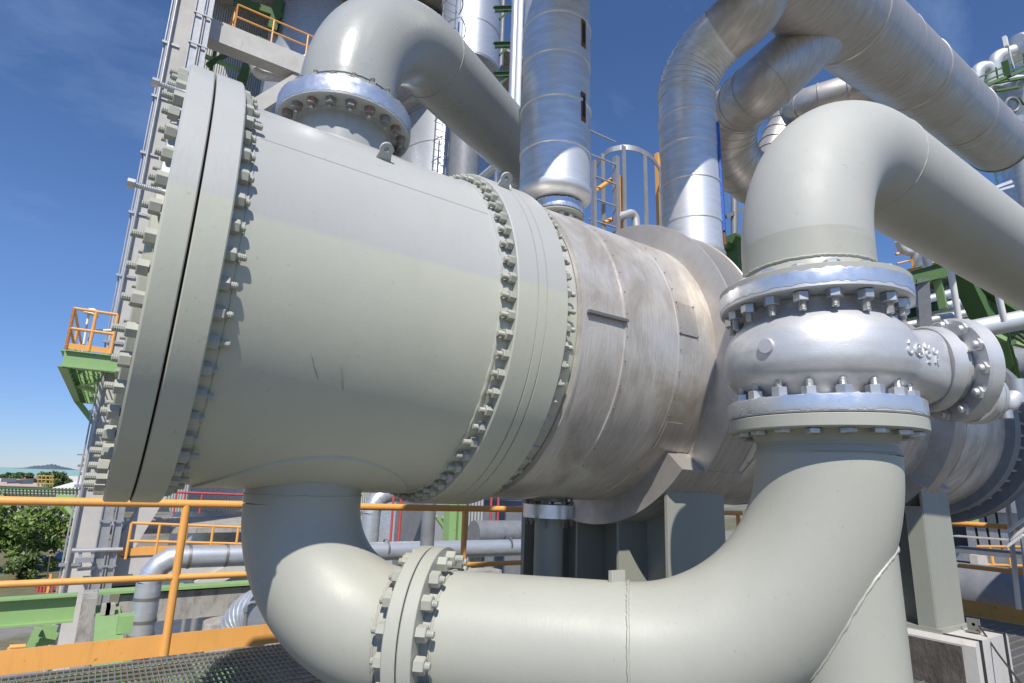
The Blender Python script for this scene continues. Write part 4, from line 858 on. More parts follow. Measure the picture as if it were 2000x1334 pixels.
for i, (y_, lb) in enumerate(((22, 'uppermost green pipe support arm left of the clad riser'), (92, 'middle green pipe support arm left of the clad riser'), (150, 'lowest green pipe support arm left of the clad riser'))):
    mb = MB(); a_, b_ = at(966, y_ - 4, 1, 13.), at(1020, y_ - 6, 1, 13.); mb.ibeam(a_, b_, .12, .16, .02); mb.beam(at(976, y_ + 16, 1, 13.), at(992, y_, 1, 13.), .06, .06); solo('support_arm', mb, m_dgreen, lb, 'support', 'green support arms', smooth=False)
mb = MB(); Q = [at(950, 350, 1, 4.9), at(977, 318, 1, 4.9), at(979, 372, 1, 4.9)]; mb.tube(path([at(935, 352, 1, 5.4), at(977, 317, 1, 4.9), at(979, 385, 1, 4.9)], .05, 5), .045, 16); solo('vent_pipe', mb, m_alu2, 'small bent silver vent pipe behind the girth flange and lifting lug', 'pipe')
# ---- ladder with safety hoop behind the drum
YL = 4.95; LD = thing('platform_ladder', 'galvanised access ladder with hooped safety cage between the two clad risers', 'ladder', (4.5, YL, 1.5))
zt1 = 4.0
la = at(1207, 330, 1, YL); lb_ = at(1163, 330, 1, YL + .0)
mb = MB(); mb.bb((la[0] - .03, YL, 1.8), (la[0] + .03, YL + .07, 4.15)); mb.bb((lb_[0] - .02, YL, 2.4), (lb_[0] + .02, YL + .07, 3.95)); part('stile', mb, m_galv, LD, smooth=False)
for y0_, y1_ in ((256, 278), (302, 322), (342, 360), (386, 403), (430, 444)): mb = MB(); mb.cyl(at(1150, y0_ - 2, 1, YL + .1), at(1203, y1_, 1, YL), .012, 8); part('rung', mb, m_galv, LD)
hk = [(1160, 5.65), (1176, 5.3), (1218, 4.98), (1260, 4.92), (1284, 5.02), (1300, 5.3)]; hpx = np.linspace(1160, 1300, 25)
hoop = [np.array([at(p_, 290, 1, np.interp(p_, [a for a, b in hk], [b for a, b in hk]))[0], np.interp(p_, [a for a, b in hk], [b for a, b in hk]), 4.36]) for p_ in hpx]
mb = MB(); hs = spline(hoop[::4], 6)
for a, b in zip(hs[:-1], hs[1:]): mb.beam(a, b + (b - a) * .03, .012, .075)
mb.beam(hoop[0], (lb_[0], YL, 3.7), .03, .03); part('hoop', mb, m_galv, LD, smooth=False)
for i in (3, 10, 17, 22): mb = MB(); h = hoop[i]; mb.bb((h[0] - .03, h[1] - .008, 1.6), (h[0] + .03, h[1] + .008, 4.36)); part('cage_bar', mb, m_galv, LD, smooth=False)
mb = MB(); p = at(1213, 440, 1, 5.1); mb.bb((p[0] - .035, 5.07, 1.6), (p[0] + .035, 5.13, zat(1213, 345, p))); mb.cyl(at(1160, 375, 1, 5.1), at(1196, 350, 1, 5.1), .03, 8); mb.cyl(at(1180, 435, 1, 5.1), at(1206, 424, 1, 5.1), .03, 8); p = at(1287, 400, 1, 5.3); mb.bb((p[0] - .03, 5.27, 1.6), (p[0] + .03, 5.33, zat(1287, 300, p)))
solo('gate_post', mb, m_orange, 'yellow orange post and short rails inside the hooped ladder cage', 'railing')
mb = MB(); mb.tube(path([at(1205, 425, 1, 5.0), at(1240, 414, 1, 5.0), at(1243, 452, 1, 5.0)], .07, 6), .055, 16); solo('small_clad_bend', mb, m_alu2, 'small aluminium clad pipe bend behind the ladder cage bars', 'pipe')
# things between the right clad riser and the discharge pipe
T = thing('valve_actuator', 'dark green actuator on a stand between the clad riser and the discharge pipe', 'actuator', tuple(at(1434, 520, 1, 4.6)))
p = at(1434, 480, 1, 4.6); mb = MB(); mb.bb(p + [-.12, -.12, -.45], p + [.14, .12, .12]); mb.bb(p + [-.2, -.05, -.1], p + [.2, .05, .0]); part('housing', mb, m_dgreen, T, smooth=False)
mb = MB(); mb.cyl(p, at(1434, 375, 1, 4.6), .045, 12); mb.beam(at(1416, 424, 1, 4.6), at(1448, 410, 1, 4.6), .06, .05); part('stem', mb, m_pgrey, T)
mb = MB(); c, r = vcylpx(1700, 1738, 490, 3.6); mb.cyl((c[0], c[1], 1.2), (c[0], c[1], 2.6), r, 32); solo('grey_pipe_stub', mb, m_tank, 'blue grey clad pipe glimpsed right of the discharge riser', 'pipe')
mb = MB(); c, r = vcylpx(1742, 1752, 490, 5.5); mb.cyl((c[0], c[1], -2), (c[0], c[1], 4), r, 16); solo('slim_post', mb, m_white, 'slim white post just right of the discharge riser', 'post')
# ---- pipe rack at the right
RK = thing('pipe_rack', 'dark green steel pipe rack behind the silver valve on the right', 'pipe rack', tuple(fp(1900, 700, 17)))
def bm(par, nm, pts, d, w_, h_, mat, ib=False):
    mb = MB(); a, b = fp(*pts[0], d), fp(*pts[1], d if not isinstance(pts[-1], (int, float)) else pts[-1]); (mb.ibeam if ib else mb.beam)(a, b, w_, h_); return part(nm, mb, mat, par, smooth=False)
d = 14.
bm(RK, 'girder', ((1768, 545), (1862, 522)), d, .25, .40, m_dgreen, True)
bm(RK, 'girder', ((1862, 522), (2020, 625)), d, .25, .35, m_dgreen, True)
bm(RK, 'edge_board', ((1770, 530), (1828, 513)), d, .04, .07, m_orange)
bm(RK, 'post', ((1830, 545), (1843, 602)), d, .16, .16, m_green); bm(RK, 'post', ((1800, 545), (1806, 640)), d, .25, .25, m_pgrey)
bm(RK, 'diagonal', ((1880, 538), (1928, 640)), d, .4, .3, m_dgreen); bm(RK, 'column', ((1942, 640), (1985, 800)), d, .42, .36, m_dgreen, True)
bm(RK, 'brace', ((1918, 641), (1962, 664)), d - .6, .12, .1, m_green); bm(RK, 'brace', ((1980, 668), (2010, 676)), d - .6, .14, .12, m_green); bm(RK, 'brace', ((1955, 730), (1990, 760)), d - .4, .12, .1, m_dgreen)
bm(RK, 'girder', ((1770, 615), (1850, 592)), d + .3, .2, .22, m_dgreen, True); bm(RK, 'girder', ((1780, 640), (1960, 640)), d + 3, .3, .5, m_dgreen, True)
mb = MB(); g0, g1 = fp(1928, 580, d), fp(1956, 640, d + 1)
for i in range(16): a_ = fp(1924 + i * 2.1, 580 + i * .4, d); b_ = fp(1932 + i * 2.1, 640, d); mb.beam(a_, b_, .02, .03)
part('grating', mb, m_dgreen, RK, smooth=False)
mb = MB(); 
for px0, py0, px1, py1, dd_ in ((1775, 560, 2010, 470, 19), (1790, 600, 2030, 520, 19), (1790, 700, 2060, 640, 21)): mb.ibeam(fp(px0, py0, dd_), fp(px1, py1, dd_), .3, .5, .03)
part('girders', mb, m_dgreen, RK, smooth=False)
mb = MB(); P = [fp(1770, 548, 16), fp(2040, 500, 16), fp(2040, 560, 24), fp(1770, 600, 24)]; mb.prism(P, (0, 0, .12)); part('deck', mb, m_dgreen, RK, smooth=False)
for i, (a, b, r_, dd_, m_, lb) in enumerate((((1770, 598), (1885, 566), .13, 15.5, m_tank, 'topmost of the silver pipes lying in the green rack'), ((1770, 617), (1890, 588), .14, 15.5, m_tank, 'second silver pipe from the top in the green rack'), ((1780, 634), (1915, 606), .10, 15., m_alu2, 'third silver pipe from the top in the green rack'),
        ((1800, 650), (1900, 628), .12, 15., m_tank, 'lowest silver pipe in the rack just above the valve bonnet'), ((1780, 577), (1900, 548), .10, 17., m_pgrey, 'dark grey pipe under the rack girder'), ((1905, 592), (1960, 580), .10, 17., m_tank, 'short silver pipe piece seen right of the rack diagonal'), ((1905, 612), (1990, 596), .08, 17., m_tank, 'thin silver pipe just above the large bright rack pipe'))):
    mb = MB(); e_ = fp(*b, dd_) - fp(*a, dd_); mb.cyl(fp(*a, dd_) - e_ * .5, fp(*b, dd_) + e_ * .5, r_, 16); solo('rack_pipe', mb, m_, lb, 'pipe', 'pipes in the green rack')
mb = MB(); mb.cyl(fp(1860, 652, 12.), fp(2060, 612, 12.), .20, 28); solo('large_rack_pipe', mb, m_alu2, 'large bright pipe crossing right of the valve bonnet', 'pipe')
for a, b, lb in (((1853, 505), (1876, 645), 'left white upright pipe in front of the green rack'), ((1946, 560), (1962, 628), 'right white upright pipe beside the rack grating')):
    mb = MB(); mb.cyl(fp(*a, 11.), fp(*b, 11.), .055, 12); solo('upright_pipe', mb, m_white, lb, 'pipe', 'white uprights')
mb = MB(); mb.cyl(fp(1960, 712, 15.), fp(2060, 700, 15.), .45, 28); solo('dark_drum', mb, m_pgrey, 'dark grey drum end under the rack at the right edge', 'drum')
mb = MB()
for a, b in (((1985, 650), (2010, 668)), ((1975, 655), (2010, 676)), ((1992, 645), (2010, 656))): mb.cyl(fp(*a, 13), fp(*b, 13), .025, 6)
solo('rack_cables', mb, m_black, 'three thin black cables slanting at the right edge below the bright pipe', 'cable')
EQ = thing('skid_equipment', 'small silver equipment with orange posts behind the discharge riser', 'equipment', tuple(fp(1780, 500, 12)))
mb = MB(); mb.tube(path([fp(1755, 470, 12), fp(1765, 492, 12), fp(1800, 490, 12), fp(1812, 520, 12)], .15, 5), .09, 14); mb.cyl(fp(1787, 488, 12), fp(1793, 520, 12), .10, 14); part('pipework', mb, m_alu2, EQ)
mb = MB(); mb.beam(fp(1780, 487, 12), fp(1784, 522, 12), .06, .06); mb.beam(fp(1806, 500, 12), fp(1808, 516, 12), .05, .05); mb.cyl(fp(1750, 497, 12), fp(1778, 486, 12), .03, 8); mb.cyl(fp(1752, 515, 12), fp(1780, 508, 12), .02, 8); part('posts', mb, m_orange, EQ)
PU = thing('process_unit', 'dark process unit crowded with pipes and beams far behind the green rack', 'process unit', tuple(fp(1900, 700, 34)))
mb = MB(); a_ = fp(1770, 800, 34); b_ = fp(2120, 800, 34); sv = norm((b_ - a_) * [1, 1, 0]); bk = np.array([-sv[1], sv[0], 0])
for px_ in range(1775, 2100, 22): mb.beam(fp(px_, 600 + (px_ % 5) * 8, 33), fp(px_ + 22, 900, 33), .3, .3)
part('columns', mb, m_dgreen, PU, smooth=False); mb = MB()
for i in range(16): y_ = 590 + i * 17 + (i * 7) % 9; mb.cyl(fp(1770, y_ + 12, 32 - i % 3), fp(2110, y_ - 34 + (i % 4) * 6, 32 - i % 3), .12 + .05 * (i % 4), 12)
part('pipes', mb, m_tank, PU); mb = MB()
for i in range(9): y_ = 600 + i * 30; mb.ibeam(fp(1770, y_ + 16, 31), fp(2110, y_ - 26, 31), .3, .4)
part('beams', mb, m_dgreen, PU, smooth=False)
mb = MB(); q_ = fp(1775, 940, 38); mb.prism([fp(1775, 640, 38), fp(2120, 600, 38), fp(2120, 960, 38), fp(1775, 960, 38)], (3, 3, 0)); part('rear_wall', mb, m_pgrey, PU, smooth=False)
# ---- tower top right
c, r = vcylpx(1968, 2050, 330, 8.0); 
TT = thing('right_tower', 'cluttered silver tower with pipe bends and platforms at the top right edge', 'tower', tuple(fp(1980, 200, 24)))
d = 24.
mb = MB(); a_, b_ = fp(1978, 165, d), fp(2010, 420, d); mb.cyl(fp(1995, 165, d), fp(2045, 520, d), 1.0, 40); part('column', mb, m_tank, TT)
mb = MB(); mb.tube(path([fp(1905, 170, d), fp(1910, 132, d), fp(1935, 133, d), fp(1936, 172, d)], .28, 6), .26, 18); mb.tube(path([fp(1944, 165, d), fp(1942, 112, d), fp(1985, 98, d), fp(2040, 95, d)], .4, 6), .25, 18); mb.tube(path([fp(1925, 175, d), fp(1955, 158, d), fp(2030, 156, d)], .5, 6), .22, 16); part('pipe_bends', mb, m_alu2, TT)
mb = MB(); mb.lathe([(0, .1), (.2, .6), (1.2, .75), (3, .8), (3.01, .01)], fp(1975, 98, d), fp(2040, 90, d) - fp(1975, 98, d), 24); part('top_drum', mb, m_alu2, TT)
mb = MB()
for a, b, w_ in (((1910, 152), (2010, 110), .05), ((1912, 163), (2010, 124), .05), ((1920, 170), (2010, 132), .12), ((1945, 132), (1949, 155), .06), ((1975, 112), (1980, 140), .05), ((1998, 104), (2002, 130), .05), ((1962, 120), (1968, 150), .22), ((1945, 178), (1990, 170), .08), ((1940, 186), (1985, 168), .05), ((1925, 165), (2010, 150), .1), ((1990, 190), (2000, 205), .06)): mb.beam(fp(*a, d - 1), fp(*b, d - 1), w_, w_)
part('platform_steel', mb, m_dgreen, TT, smooth=False)
mb = MB(); mb.cyl(fp(1964, 72, d - 1), fp(1980, 134, d - 1), .035, 8); mb.bb(fp(1963, 78, d - 1) - [.06, .06, .3], fp(1963, 78, d - 1) + [.12, .06, .15]); part('mast', mb, m_white, TT)
mb = MB(); cc_ = fp(1977, 205, d - 1.2); mb.tube([cc_ + np.array(r2) * cos(a) * .27 + np.array(u2) * sin(a) * .27 for a in np.linspace(0, 2 * pi, 25)], .06, 8); part('manway_ring', mb, m_pgrey, TT)
mb = MB(); mb.cyl(fp(1981, 230, 13.), fp(2010, 420, 13.), .17, 32); solo('clad_downpipe', mb, m_tank, 'bright clad pipe dropping behind the header end at the right edge', 'pipe')
ladder('caged_ladder', 1945, 325, 365, 20., .6, 'dark caged ladder glimpsed below the header end', mat=m_dgreen)
mb = MB(); mb.cyl(fp(1945, 390, 20), fp(1960, 430, 20), .3, 20); mb.beam(fp(1930, 372, 20), fp(1975, 355, 20), .1, .1); mb.beam(fp(1950, 372, 20), fp(1985, 362, 20), .08, .08); solo('tower_pot', mb, m_alu2, 'small bright pot and brackets between the header end and the discharge pipe', 'equipment')
mb = MB(); mb.tube([np.array(p_) for p_ in (hp(7.8) + [0, 0, .46], hp(7.8) + [.03, .02, .62])], .008, 6); mb.tube([hp(7.75) + np.array([-.05, 0, .58]), hp(7.85) + np.array([.07, .0, .66])], .008, 6); solo('bent_wire', mb, m_black, 'bent dark wire sticking up from the header against the sky', 'wire')
# ---- seen under the drum
c, r = vcylpx(338, 505, 1000, 29.); tower('silver_tank', c, r, GZ, 3, 'large silver clad tank under the left end of the drum', [at(400, 1032, 1, 29.)[2], at(400, 990, 1, 29.)[2]], dome=False)
c, r = vcylpx(740, 868, 1020, 27.); tower('silver_tank', c, r, GZ, 3, 'silver clad tank seen between the pipe bend and the dark pillars', [at(800, 1028, 1, 27.)[2]], dome=False)
c, r = vcylpx(706, 742, 1020, 17.); T = thing('clad_bend_pipe', 'silver clad upright pipe bending right under the drum beside the pipe bend', 'pipe', (c[0], c[1], GZ)); zz_ = at(724, 962, 1, 17.)[2]
mb = MB(); mb.cyl((c[0], c[1], GZ), (c[0], c[1], zz_ - .6), r, 32); part('upright', mb, m_tank, T); gores(T, c + [0, 0, zz_ - .9], c + [0, 0, zz_], c + [4, 0, zz_], .6, r, 6, m_tank, .01)
mb = MB(); mb.cyl(c + [.6, 0, zz_], c + [6, 0, zz_ + .1], r, 24); part('run', mb, m_tank, T)
for a, b, lb in ((762, 767, 'left thin red pipe in the gap under the drum'), (777, 783, 'middle thin red pipe in the gap under the drum'), (969, 974, 'right thin red pipe near the shaded rail post'), (955, 960, 'thin red pipe left of the rightmost red one')):
    c, r = vcylpx(a, b, 1030, 14.); mb = MB(); mb.cyl((c[0], c[1], zr - .2), (c[0], c[1], 1.5), r, 10); solo('red_pipe', mb, m_red, lb, 'pipe', 'thin red pipes')
mb = MB(); zz_ = at(400, 963, 1, 16.)[2]; mb.cyl(at(336, 961, 1, 16.), at(490, 967, 1, 16.), .028, 10)
for px in (345, 362, 395): q = at(px, 964, 1, 16.); mb.cyl(q, q - [0, 0, .45], .022, 8)
solo('red_rail_pipe', mb, m_red, 'thin red pipe on stands just above the guardrail under the drum', 'pipe')
for a, b, lb in ((822, 849, 'wide blue grey pillar under the girth flange'), (1018, 1037, 'blue grey pillar left of the foil wrapped flange')):
    c, r = vcylpx(a, b, 1040, 7.4 if a > 1000 else 8.0); mb = MB(); mb.cyl((c[0], c[1], -6), (c[0], c[1], .9 if a > 1000 else .6), r, 28); solo('grey_pillar', mb, m_pgrey, lb, 'pillar', 'blue grey pillars')
p0_, p1_ = at(873, 1030, 1, 13.), at(905, 1030, 1, 13.); mb = MB(); xm = (p0_[0] + p1_[0]) / 2
mb.bb((p0_[0], 12.9, -7), (xm - .03, 13.2, 2)); mb.bb((xm + .03, 12.9, -7), (p1_[0], 13.2, 2)); mb.bb((xm - .03, 13.02, -7), (xm + .03, 13.15, 2)); solo('green_column', mb, m_green, 'bright green steel column under the drum behind the shaded rail', 'column', smooth=False)
mb = MB(); p0_, p1_ = at(910, 1000, 1, 14.), at(942, 1060, 1, 14.); mb.bb((p0_[0], 14, -6), (p1_[0], 16, 2)); solo('shed_wall', mb, m_sheet, 'grey ribbed shed wall right of the green column', 'building', smooth=False)
mb = MB()
for a, b in (((852, 1008), (873, 1038)), ((865, 1010), (880, 1040))): mb.beam(at(*a, 1, 13.6), at(*b, 1, 13.6), .08, .08)
solo('green_brace', mb, m_green, 'two pale green braces left of the green column', 'brace', smooth=False)
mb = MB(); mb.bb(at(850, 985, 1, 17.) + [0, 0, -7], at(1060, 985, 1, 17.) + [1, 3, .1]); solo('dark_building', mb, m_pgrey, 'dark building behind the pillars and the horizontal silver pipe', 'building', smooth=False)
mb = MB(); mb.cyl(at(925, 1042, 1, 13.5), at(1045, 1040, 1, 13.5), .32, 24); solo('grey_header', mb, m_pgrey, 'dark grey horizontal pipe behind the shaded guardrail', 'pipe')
rail('thin orange handrail behind the guardrail at the foot of the concrete frame', [at(245, 1092, 1, 19.) * [1, 1, 1], at(505, 1095, 1, 19.)], at(300, 1023, 1, 19.)[2] - at(300, 1092, 1, 19.)[2], 5, .035)
# bottom right, behind the far saddle
def xbox(nm, lb, cat, p0, p1, X, dep, mat): a, b = at(*p0, 0, X), at(*p1, 0, X); mb = MB(); mb.bb((X, min(a[1], b[1]), min(a[2], b[2])), (X + dep, max(a[1], b[1]), max(a[2], b[2]))); return solo(nm, mb, mat, lb, cat, smooth=False)
m_shade = flat('structure_shade', (.06, .065, .07), .7, var=.3, sc=2)  # shade put into a near-black base colour; the sun reaches this structure
xbox('shaded_beam', 'shaded concrete beam behind the far saddle post', 'beam', (1850, 1046), (2060, 1064), 13.5, .5, m_conc)
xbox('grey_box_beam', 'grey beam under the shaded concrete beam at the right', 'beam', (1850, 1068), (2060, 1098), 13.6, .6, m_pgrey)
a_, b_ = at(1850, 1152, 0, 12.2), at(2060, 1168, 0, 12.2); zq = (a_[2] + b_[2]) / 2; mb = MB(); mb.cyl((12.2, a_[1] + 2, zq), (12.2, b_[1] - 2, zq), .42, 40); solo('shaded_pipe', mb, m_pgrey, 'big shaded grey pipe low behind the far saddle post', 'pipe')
xbox('pale_block', 'small pale block glimpsed right of the far saddle post', 'block', (1893, 1083), (1912, 1110), 14.5, .5, m_conc2)
xbox('pale_box', 'small pale box under the big shaded pipe right of the saddle post', 'box', (1908, 1176), (1930, 1192), 14.5, .5, m_conc2)
xbox('green_board', 'small bright green panel under the drum rim at the lower right', 'panel', (1893, 1008), (1902, 1022), 16, .3, m_green)
mb = MB(); a_, b_ = at(1914, 1103, 0, 15), at(2060, 1108, 0, 15)
for dz in (0, .35): mb.cyl(a_ + [0, 0, dz], b_ + [0, 0, dz], .03, 8)
for px_ in (1940, 1975, 2010): q = at(px_, 1106, 0, 15); mb.cyl(q - [0, 0, .6], q + [0, 0, .38], .03, 8)
solo('distant_handrail', mb, m_orange, 'thin orange handrail between the grey beam and the big shaded pipe', 'railing')
for px, lb in ((1968, 'left slim white upright at the lower right edge'), (1990, 'right slim white upright at the lower right edge')):
    mb = MB(); mb.cyl(at(px - 2, 960, 0, 9.6), at(px + 22, 1190, 0, 9.6), .03, 8); solo('white_upright', mb, m_white, lb, 'pole', 'slim white uprights')
T = thing('instrument_stand', 'bluish cabinet with small white fittings at the right edge below the drum end', 'cabinet', tuple(at(1995, 1090, 0, 9.0)))
mb = MB(); c = at(1986, 1000, 0, 9.0); mb.bb(c + [0, -1.2, -.75], c + [.5, 0, .30]); part('case', mb, m_tank, T, smooth=False)
mb = MB(); 
for q_ in ((1978, 1030), (1976, 1060), (1982, 1046)): q = at(*q_, 0, 8.9); mb.beam(q + [0, .05, -.05], q + [0, -.12, .10], .03, .03)
part('fittings', mb, m_white, T, smooth=False)
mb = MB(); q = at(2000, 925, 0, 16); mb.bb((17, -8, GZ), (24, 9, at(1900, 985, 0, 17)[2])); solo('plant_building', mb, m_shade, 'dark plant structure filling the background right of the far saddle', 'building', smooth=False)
mb = MB()
for i in range(7): q = at(1890 + 22 * i, 1000, 0, 16.6); mb.bb(q + [0, -.08, -6], q + [.15, .08, 1.2])
for z_ in (0, -1.1, -2.6): q = at(1940, 1000, 0, 16.6); mb.bb((16.4, -6, q[2] + z_), (16.55, 9, q[2] + z_ + .2))
solo('plant_framework', mb, m_galv, 'light steel framework of posts and beams in front of the dark structure at the right', 'framework', smooth=False)
# ---- distance at lower left
def tree(label, base, h, r, n, mat=m_leaf, leaf=.28, nm='tree', trunk=True, flowers=0, group=None):
    base = np.asarray(base, float); t = thing(nm, label, 'tree' if trunk else 'bush', tuple(base), group)
    cl = [base + np.array([rng.normal(0, r * .42), rng.normal(0, r * .42), h * (.50 if trunk else .35) + rng.uniform(-.25, .42) * h]) for _ in range(max(6, int(n / 160)))]
    if trunk:
        mb = MB(); mb.tube([base - [0, 0, .2], base + [.1, 0, h * .25], base + [0, .1, h * .5]], [r * .09, r * .06, r * .04], 8)
        for q in cl[:6]: mb.tube([base + [.05, .05, h * .3], (q + base + [0, 0, h * .4]) / 2, q], [r * .04, r * .025, r * .01], 6)
        part('trunk', mb, m_bark, t)
    def leaves(k_, mat_, s_):
        mb = MB(); V = []; Fc = []
        for i in range(k_):
            q = cl[rng.integers(len(cl))]; dv_ = rng.normal(0, 1, 3); dv_ = dv_ / np.linalg.norm(dv_) * rng.uniform(.2, 1.) ** .5 * r * .38; p = q + dv_ * [1, 1, .75]
            a = norm(rng.normal(0, 1, 3)); b = norm(np.cross(a, rng.normal(0, 1, 3))); s2 = s_ * rng.uniform(.6, 1.3); j = len(V)
            V += [p - a * s2, p + b * s2 * .5, p + a * s2, p - b * s2 * .5]; Fc.append((j, j + 1, j + 2, j + 3))
        mb.add(V, Fc); return mb
    part('crown', leaves(n, mat, leaf), mat, t, smooth=False)
    if flowers: part('blossom', leaves(flowers, m_flow, leaf * .8), m_flow, t, smooth=False)
def gnd(px, py): v = vray(px, py); return v * (GZ / v[2])
tree('leafy green tree with pale purple blossom at the left edge behind the rail', gnd(26, 1118), 8.2, 4.2, 5200, leaf=.30, flowers=420)
tree('dense green tree crown just right of the blossoming tree', gnd(60, 1100), 6.8, 3.4, 3200, leaf=.30, flowers=60)
tree('dark shrub in the shade at the foot of the blossoming tree', gnd(48, 1130), 2.6, 2.4, 1500, m_leaf2, .22, 'shrub', False)
tree('tall narrow green shrub left of the conduits', gnd(89, 1118), 4.4, 1.3, 1100, leaf=.2, nm='shrub', trunk=False)
tree('bright green shrub right beside the concrete column foot', gnd(120, 1118), 4.8, 1.2, 1100, leaf=.2, nm='shrub', trunk=False)
tree('round dark green tree standing against the sea', fp(110, 951, 170), 4.6, 3.6, 2600, m_leaf2, .4, trunk=False, nm='tree')
for i, (px, lb) in enumerate(((6, 'leftmost'), (20, 'second'), (34, 'third'), (47, 'rightmost'))): tree(lb + ' of the shoreline trees in front of the sea', fp(px, 938, 420), 5.2 if i < 3 else 4.2, 7, 900, m_leaf2, .9, trunk=False, nm='tree', group='shoreline trees')
def boxpx(nm, lb, cat, x0p, x1p, ytop, ybot, d_, dep, mat, group=None):
    a, b = fp(x0p, ybot, d_), fp(x1p, ybot, d_); zt = fp(x0p, ytop, d_)[2]; z0_ = min(a[2], b[2]); sd_ = norm((b - a) * [1, 1, 0]); bk = np.array([-sd_[1], sd_[0], 0])
    if bk[1] < 0: bk = -bk
    a = a * [1, 1, 0] + [0, 0, z0_]; b = b * [1, 1, 0] + [0, 0, z0_]
    mb = MB(); mb.prism([a, b, b + bk * dep, a + bk * dep], (0, 0, zt - z0_)); return solo(nm, mb, mat, lb, cat, group, smooth=False)
m_pink = flat('pink_wall', (.50, .38, .33), .8); m_wh2 = flat('white_wall', (.62, .60, .57), .8); m_pg = flat('pale_green_roof', (.42, .50, .40), .6)
boxpx('long_wall', 'long pinkish wall below the shoreline trees', 'wall', -40, 85, 938, 947, 330, 8, m_pink)
boxpx('storage_shed', 'long low pink and white shed behind the green pipe rack', 'building', 45, 175, 1012, 1044, 104, 6, m_pink)
boxpx('storage_shed', 'pale low shed at the far left behind the green pipe rack', 'building', -60, 43, 1000, 1030, 106, 6, m_wh2)
boxpx('far_office', 'low pale green roofed building beyond the round dark tree', 'building', 130, 172, 930, 945, 190, 12, m_wh2)
m_redroof = flat('red_roof', (.34, .11, .06), .7)
names = ['white walled', 'pink walled', 'cream walled', 'pale green walled', 'orange roofed', 'grey roofed', 'long white', 'low pink', 'small cream', 'narrow grey', 'wide white']
mats_ = [m_wh2, m_pink, m_conc2, m_pg, m_redroof, m_pgrey, m_wh2, m_pink, m_conc2, m_pgrey, m_wh2]
for i, px_ in enumerate((-8, 4, 17, 29, 40, 52, 63, 74, 120, 134, 143)):
    boxpx('small_house', names[i] + ' low building near the shore at the far left', 'building', px_, px_ + 9 + (i * 5) % 5, 934.5 + (i * 7) % 4, 941 + (i * 3) % 5, 250 + 9 * i, 8, mats_[i], 'low buildings near the shore')
BD = thing('sign_building', 'pale tower building carrying a square sign beside the column', 'building', tuple(fp(160, 945, 150)))
def plane_box(par, nm, x0p, x1p, y0p, y1p, d_, dep, mat):
    a, b, c_ = fp(x0p, y1p, d_), fp(x1p, y1p, d_), fp(x0p, y0p, d_); sd_ = norm((b - a) * [1, 1, 0]); bk = np.array([-sd_[1], sd_[0], 0]); bk = bk if bk[1] > 0 else -bk
    mb = MB(); a = a * [1, 1, 0] + [0, 0, a[2]]; b = b * [1, 1, 0] + [0, 0, a[2]]; mb.prism([a, b, b + bk * dep, a + bk * dep], (0, 0, c_[2] - a[2])); return part(nm, mb, mat, par, smooth=False)
plane_box(BD, 'tower_block', 151, 176, 886, 960, 150, 8, m_pg); plane_box(BD, 'dark_band', 150.5, 176, 886.5, 889, 149.8, .2, m_pgrey); plane_box(BD, 'dark_band', 151, 176, 907, 912, 149.8, .2, m_pgrey); plane_box(BD, 'lower_block', 147, 178, 918, 962, 149, 3, m_wh2)
plane_box(BD, 'sign_board', 159, 176, 890.5, 901.5, 149.5, .3, m_wh2); plane_box(BD, 'dark_band', 159, 176, 901.5, 902.6, 149.4, .2, m_pgrey); plane_box(BD, 'peach_panel', 152, 168, 913.5, 917.5, 149.2, .2, m_pink)
mb = MB()
def seg2(pts, ox, oy, w_, h_):
    for a, b in zip(pts[:-1], pts[1:]):
        A0, B0_ = fp(ox + a[0] * w_, oy - a[1] * h_, 149.3), fp(ox + b[0] * w_, oy - b[1] * h_, 149.3); mb.beam(A0, B0_, .14, .14)
seg2([(0, 1), (1, 1)], 160.2, 899.3, 3, 6.6); seg2([(.5, 1), (.5, 0)], 160.2, 899.3, 3, 6.6)
seg2([(0, 1), (1, 1), (1, 0), (0, 0), (0, .55), (.6, .55)], 164.2, 899.3, 3, 6.6); seg2([(0, 1), (1, 1), (1, .5), (0, .5), (0, 0), (1, 0)], 168.4, 899.3, 3.2, 6.6)
part('sign_letters', mb, m_pgrey, BD, smooth=False)
GRk = thing('far_pipe_rack', 'long green pipe rack crossing the lower left distance', 'pipe rack', tuple(fp(60, 1040, 92)))
d = 92.; mb = MB()
for y_, r_ in ((955, .12), (959, .2), (964, .22), (969, .25), (973, .15)): mb.cyl(fp(-60, y_ - 3, d), fp(240, y_ + 5, d), r_, 8)
part('pipes', mb, m_galv, GRk); mb = MB()
for x_ in range(-60, 240, 7): mb.beam(fp(x_, 953, d - 1), fp(x_ + 1, 976, d - 1), .14, .14)
for y_ in (953, 976): mb.beam(fp(-60, y_ - 2, d - 1), fp(240, y_ + 6, d - 1), .2, .25)
part('rack_steel', mb, m_dgreen, GRk, smooth=False); mb = MB()
for x_ in (-30, -12, 3, 12, 24, 30, 44, 58, 86, 92, 108, 114, 134, 140, 160): mb.beam(fp(x_ + 1, 976, d), gnd(x_ - 5, 1046) , .35, .35)
part('posts', mb, m_dgreen, GRk, smooth=False)
boxpx('orange_girder', 'long orange girder hanging under the far pipe rack', 'girder', 51, 158, 992, 1004, 88, 1.0, m_orange)
boxpx('green_girder', 'green crane girder just left of the concrete column below the horizon', 'girder', 108, 165, 966, 974, 60, .6, m_green)
mb = MB(); mb.beam(fp(130, 988, 45), fp(154, 1016, 45), .3, .3); solo('green_diagonal', mb, m_green, 'green diagonal strut touching the column left of the conduits', 'brace', smooth=False)
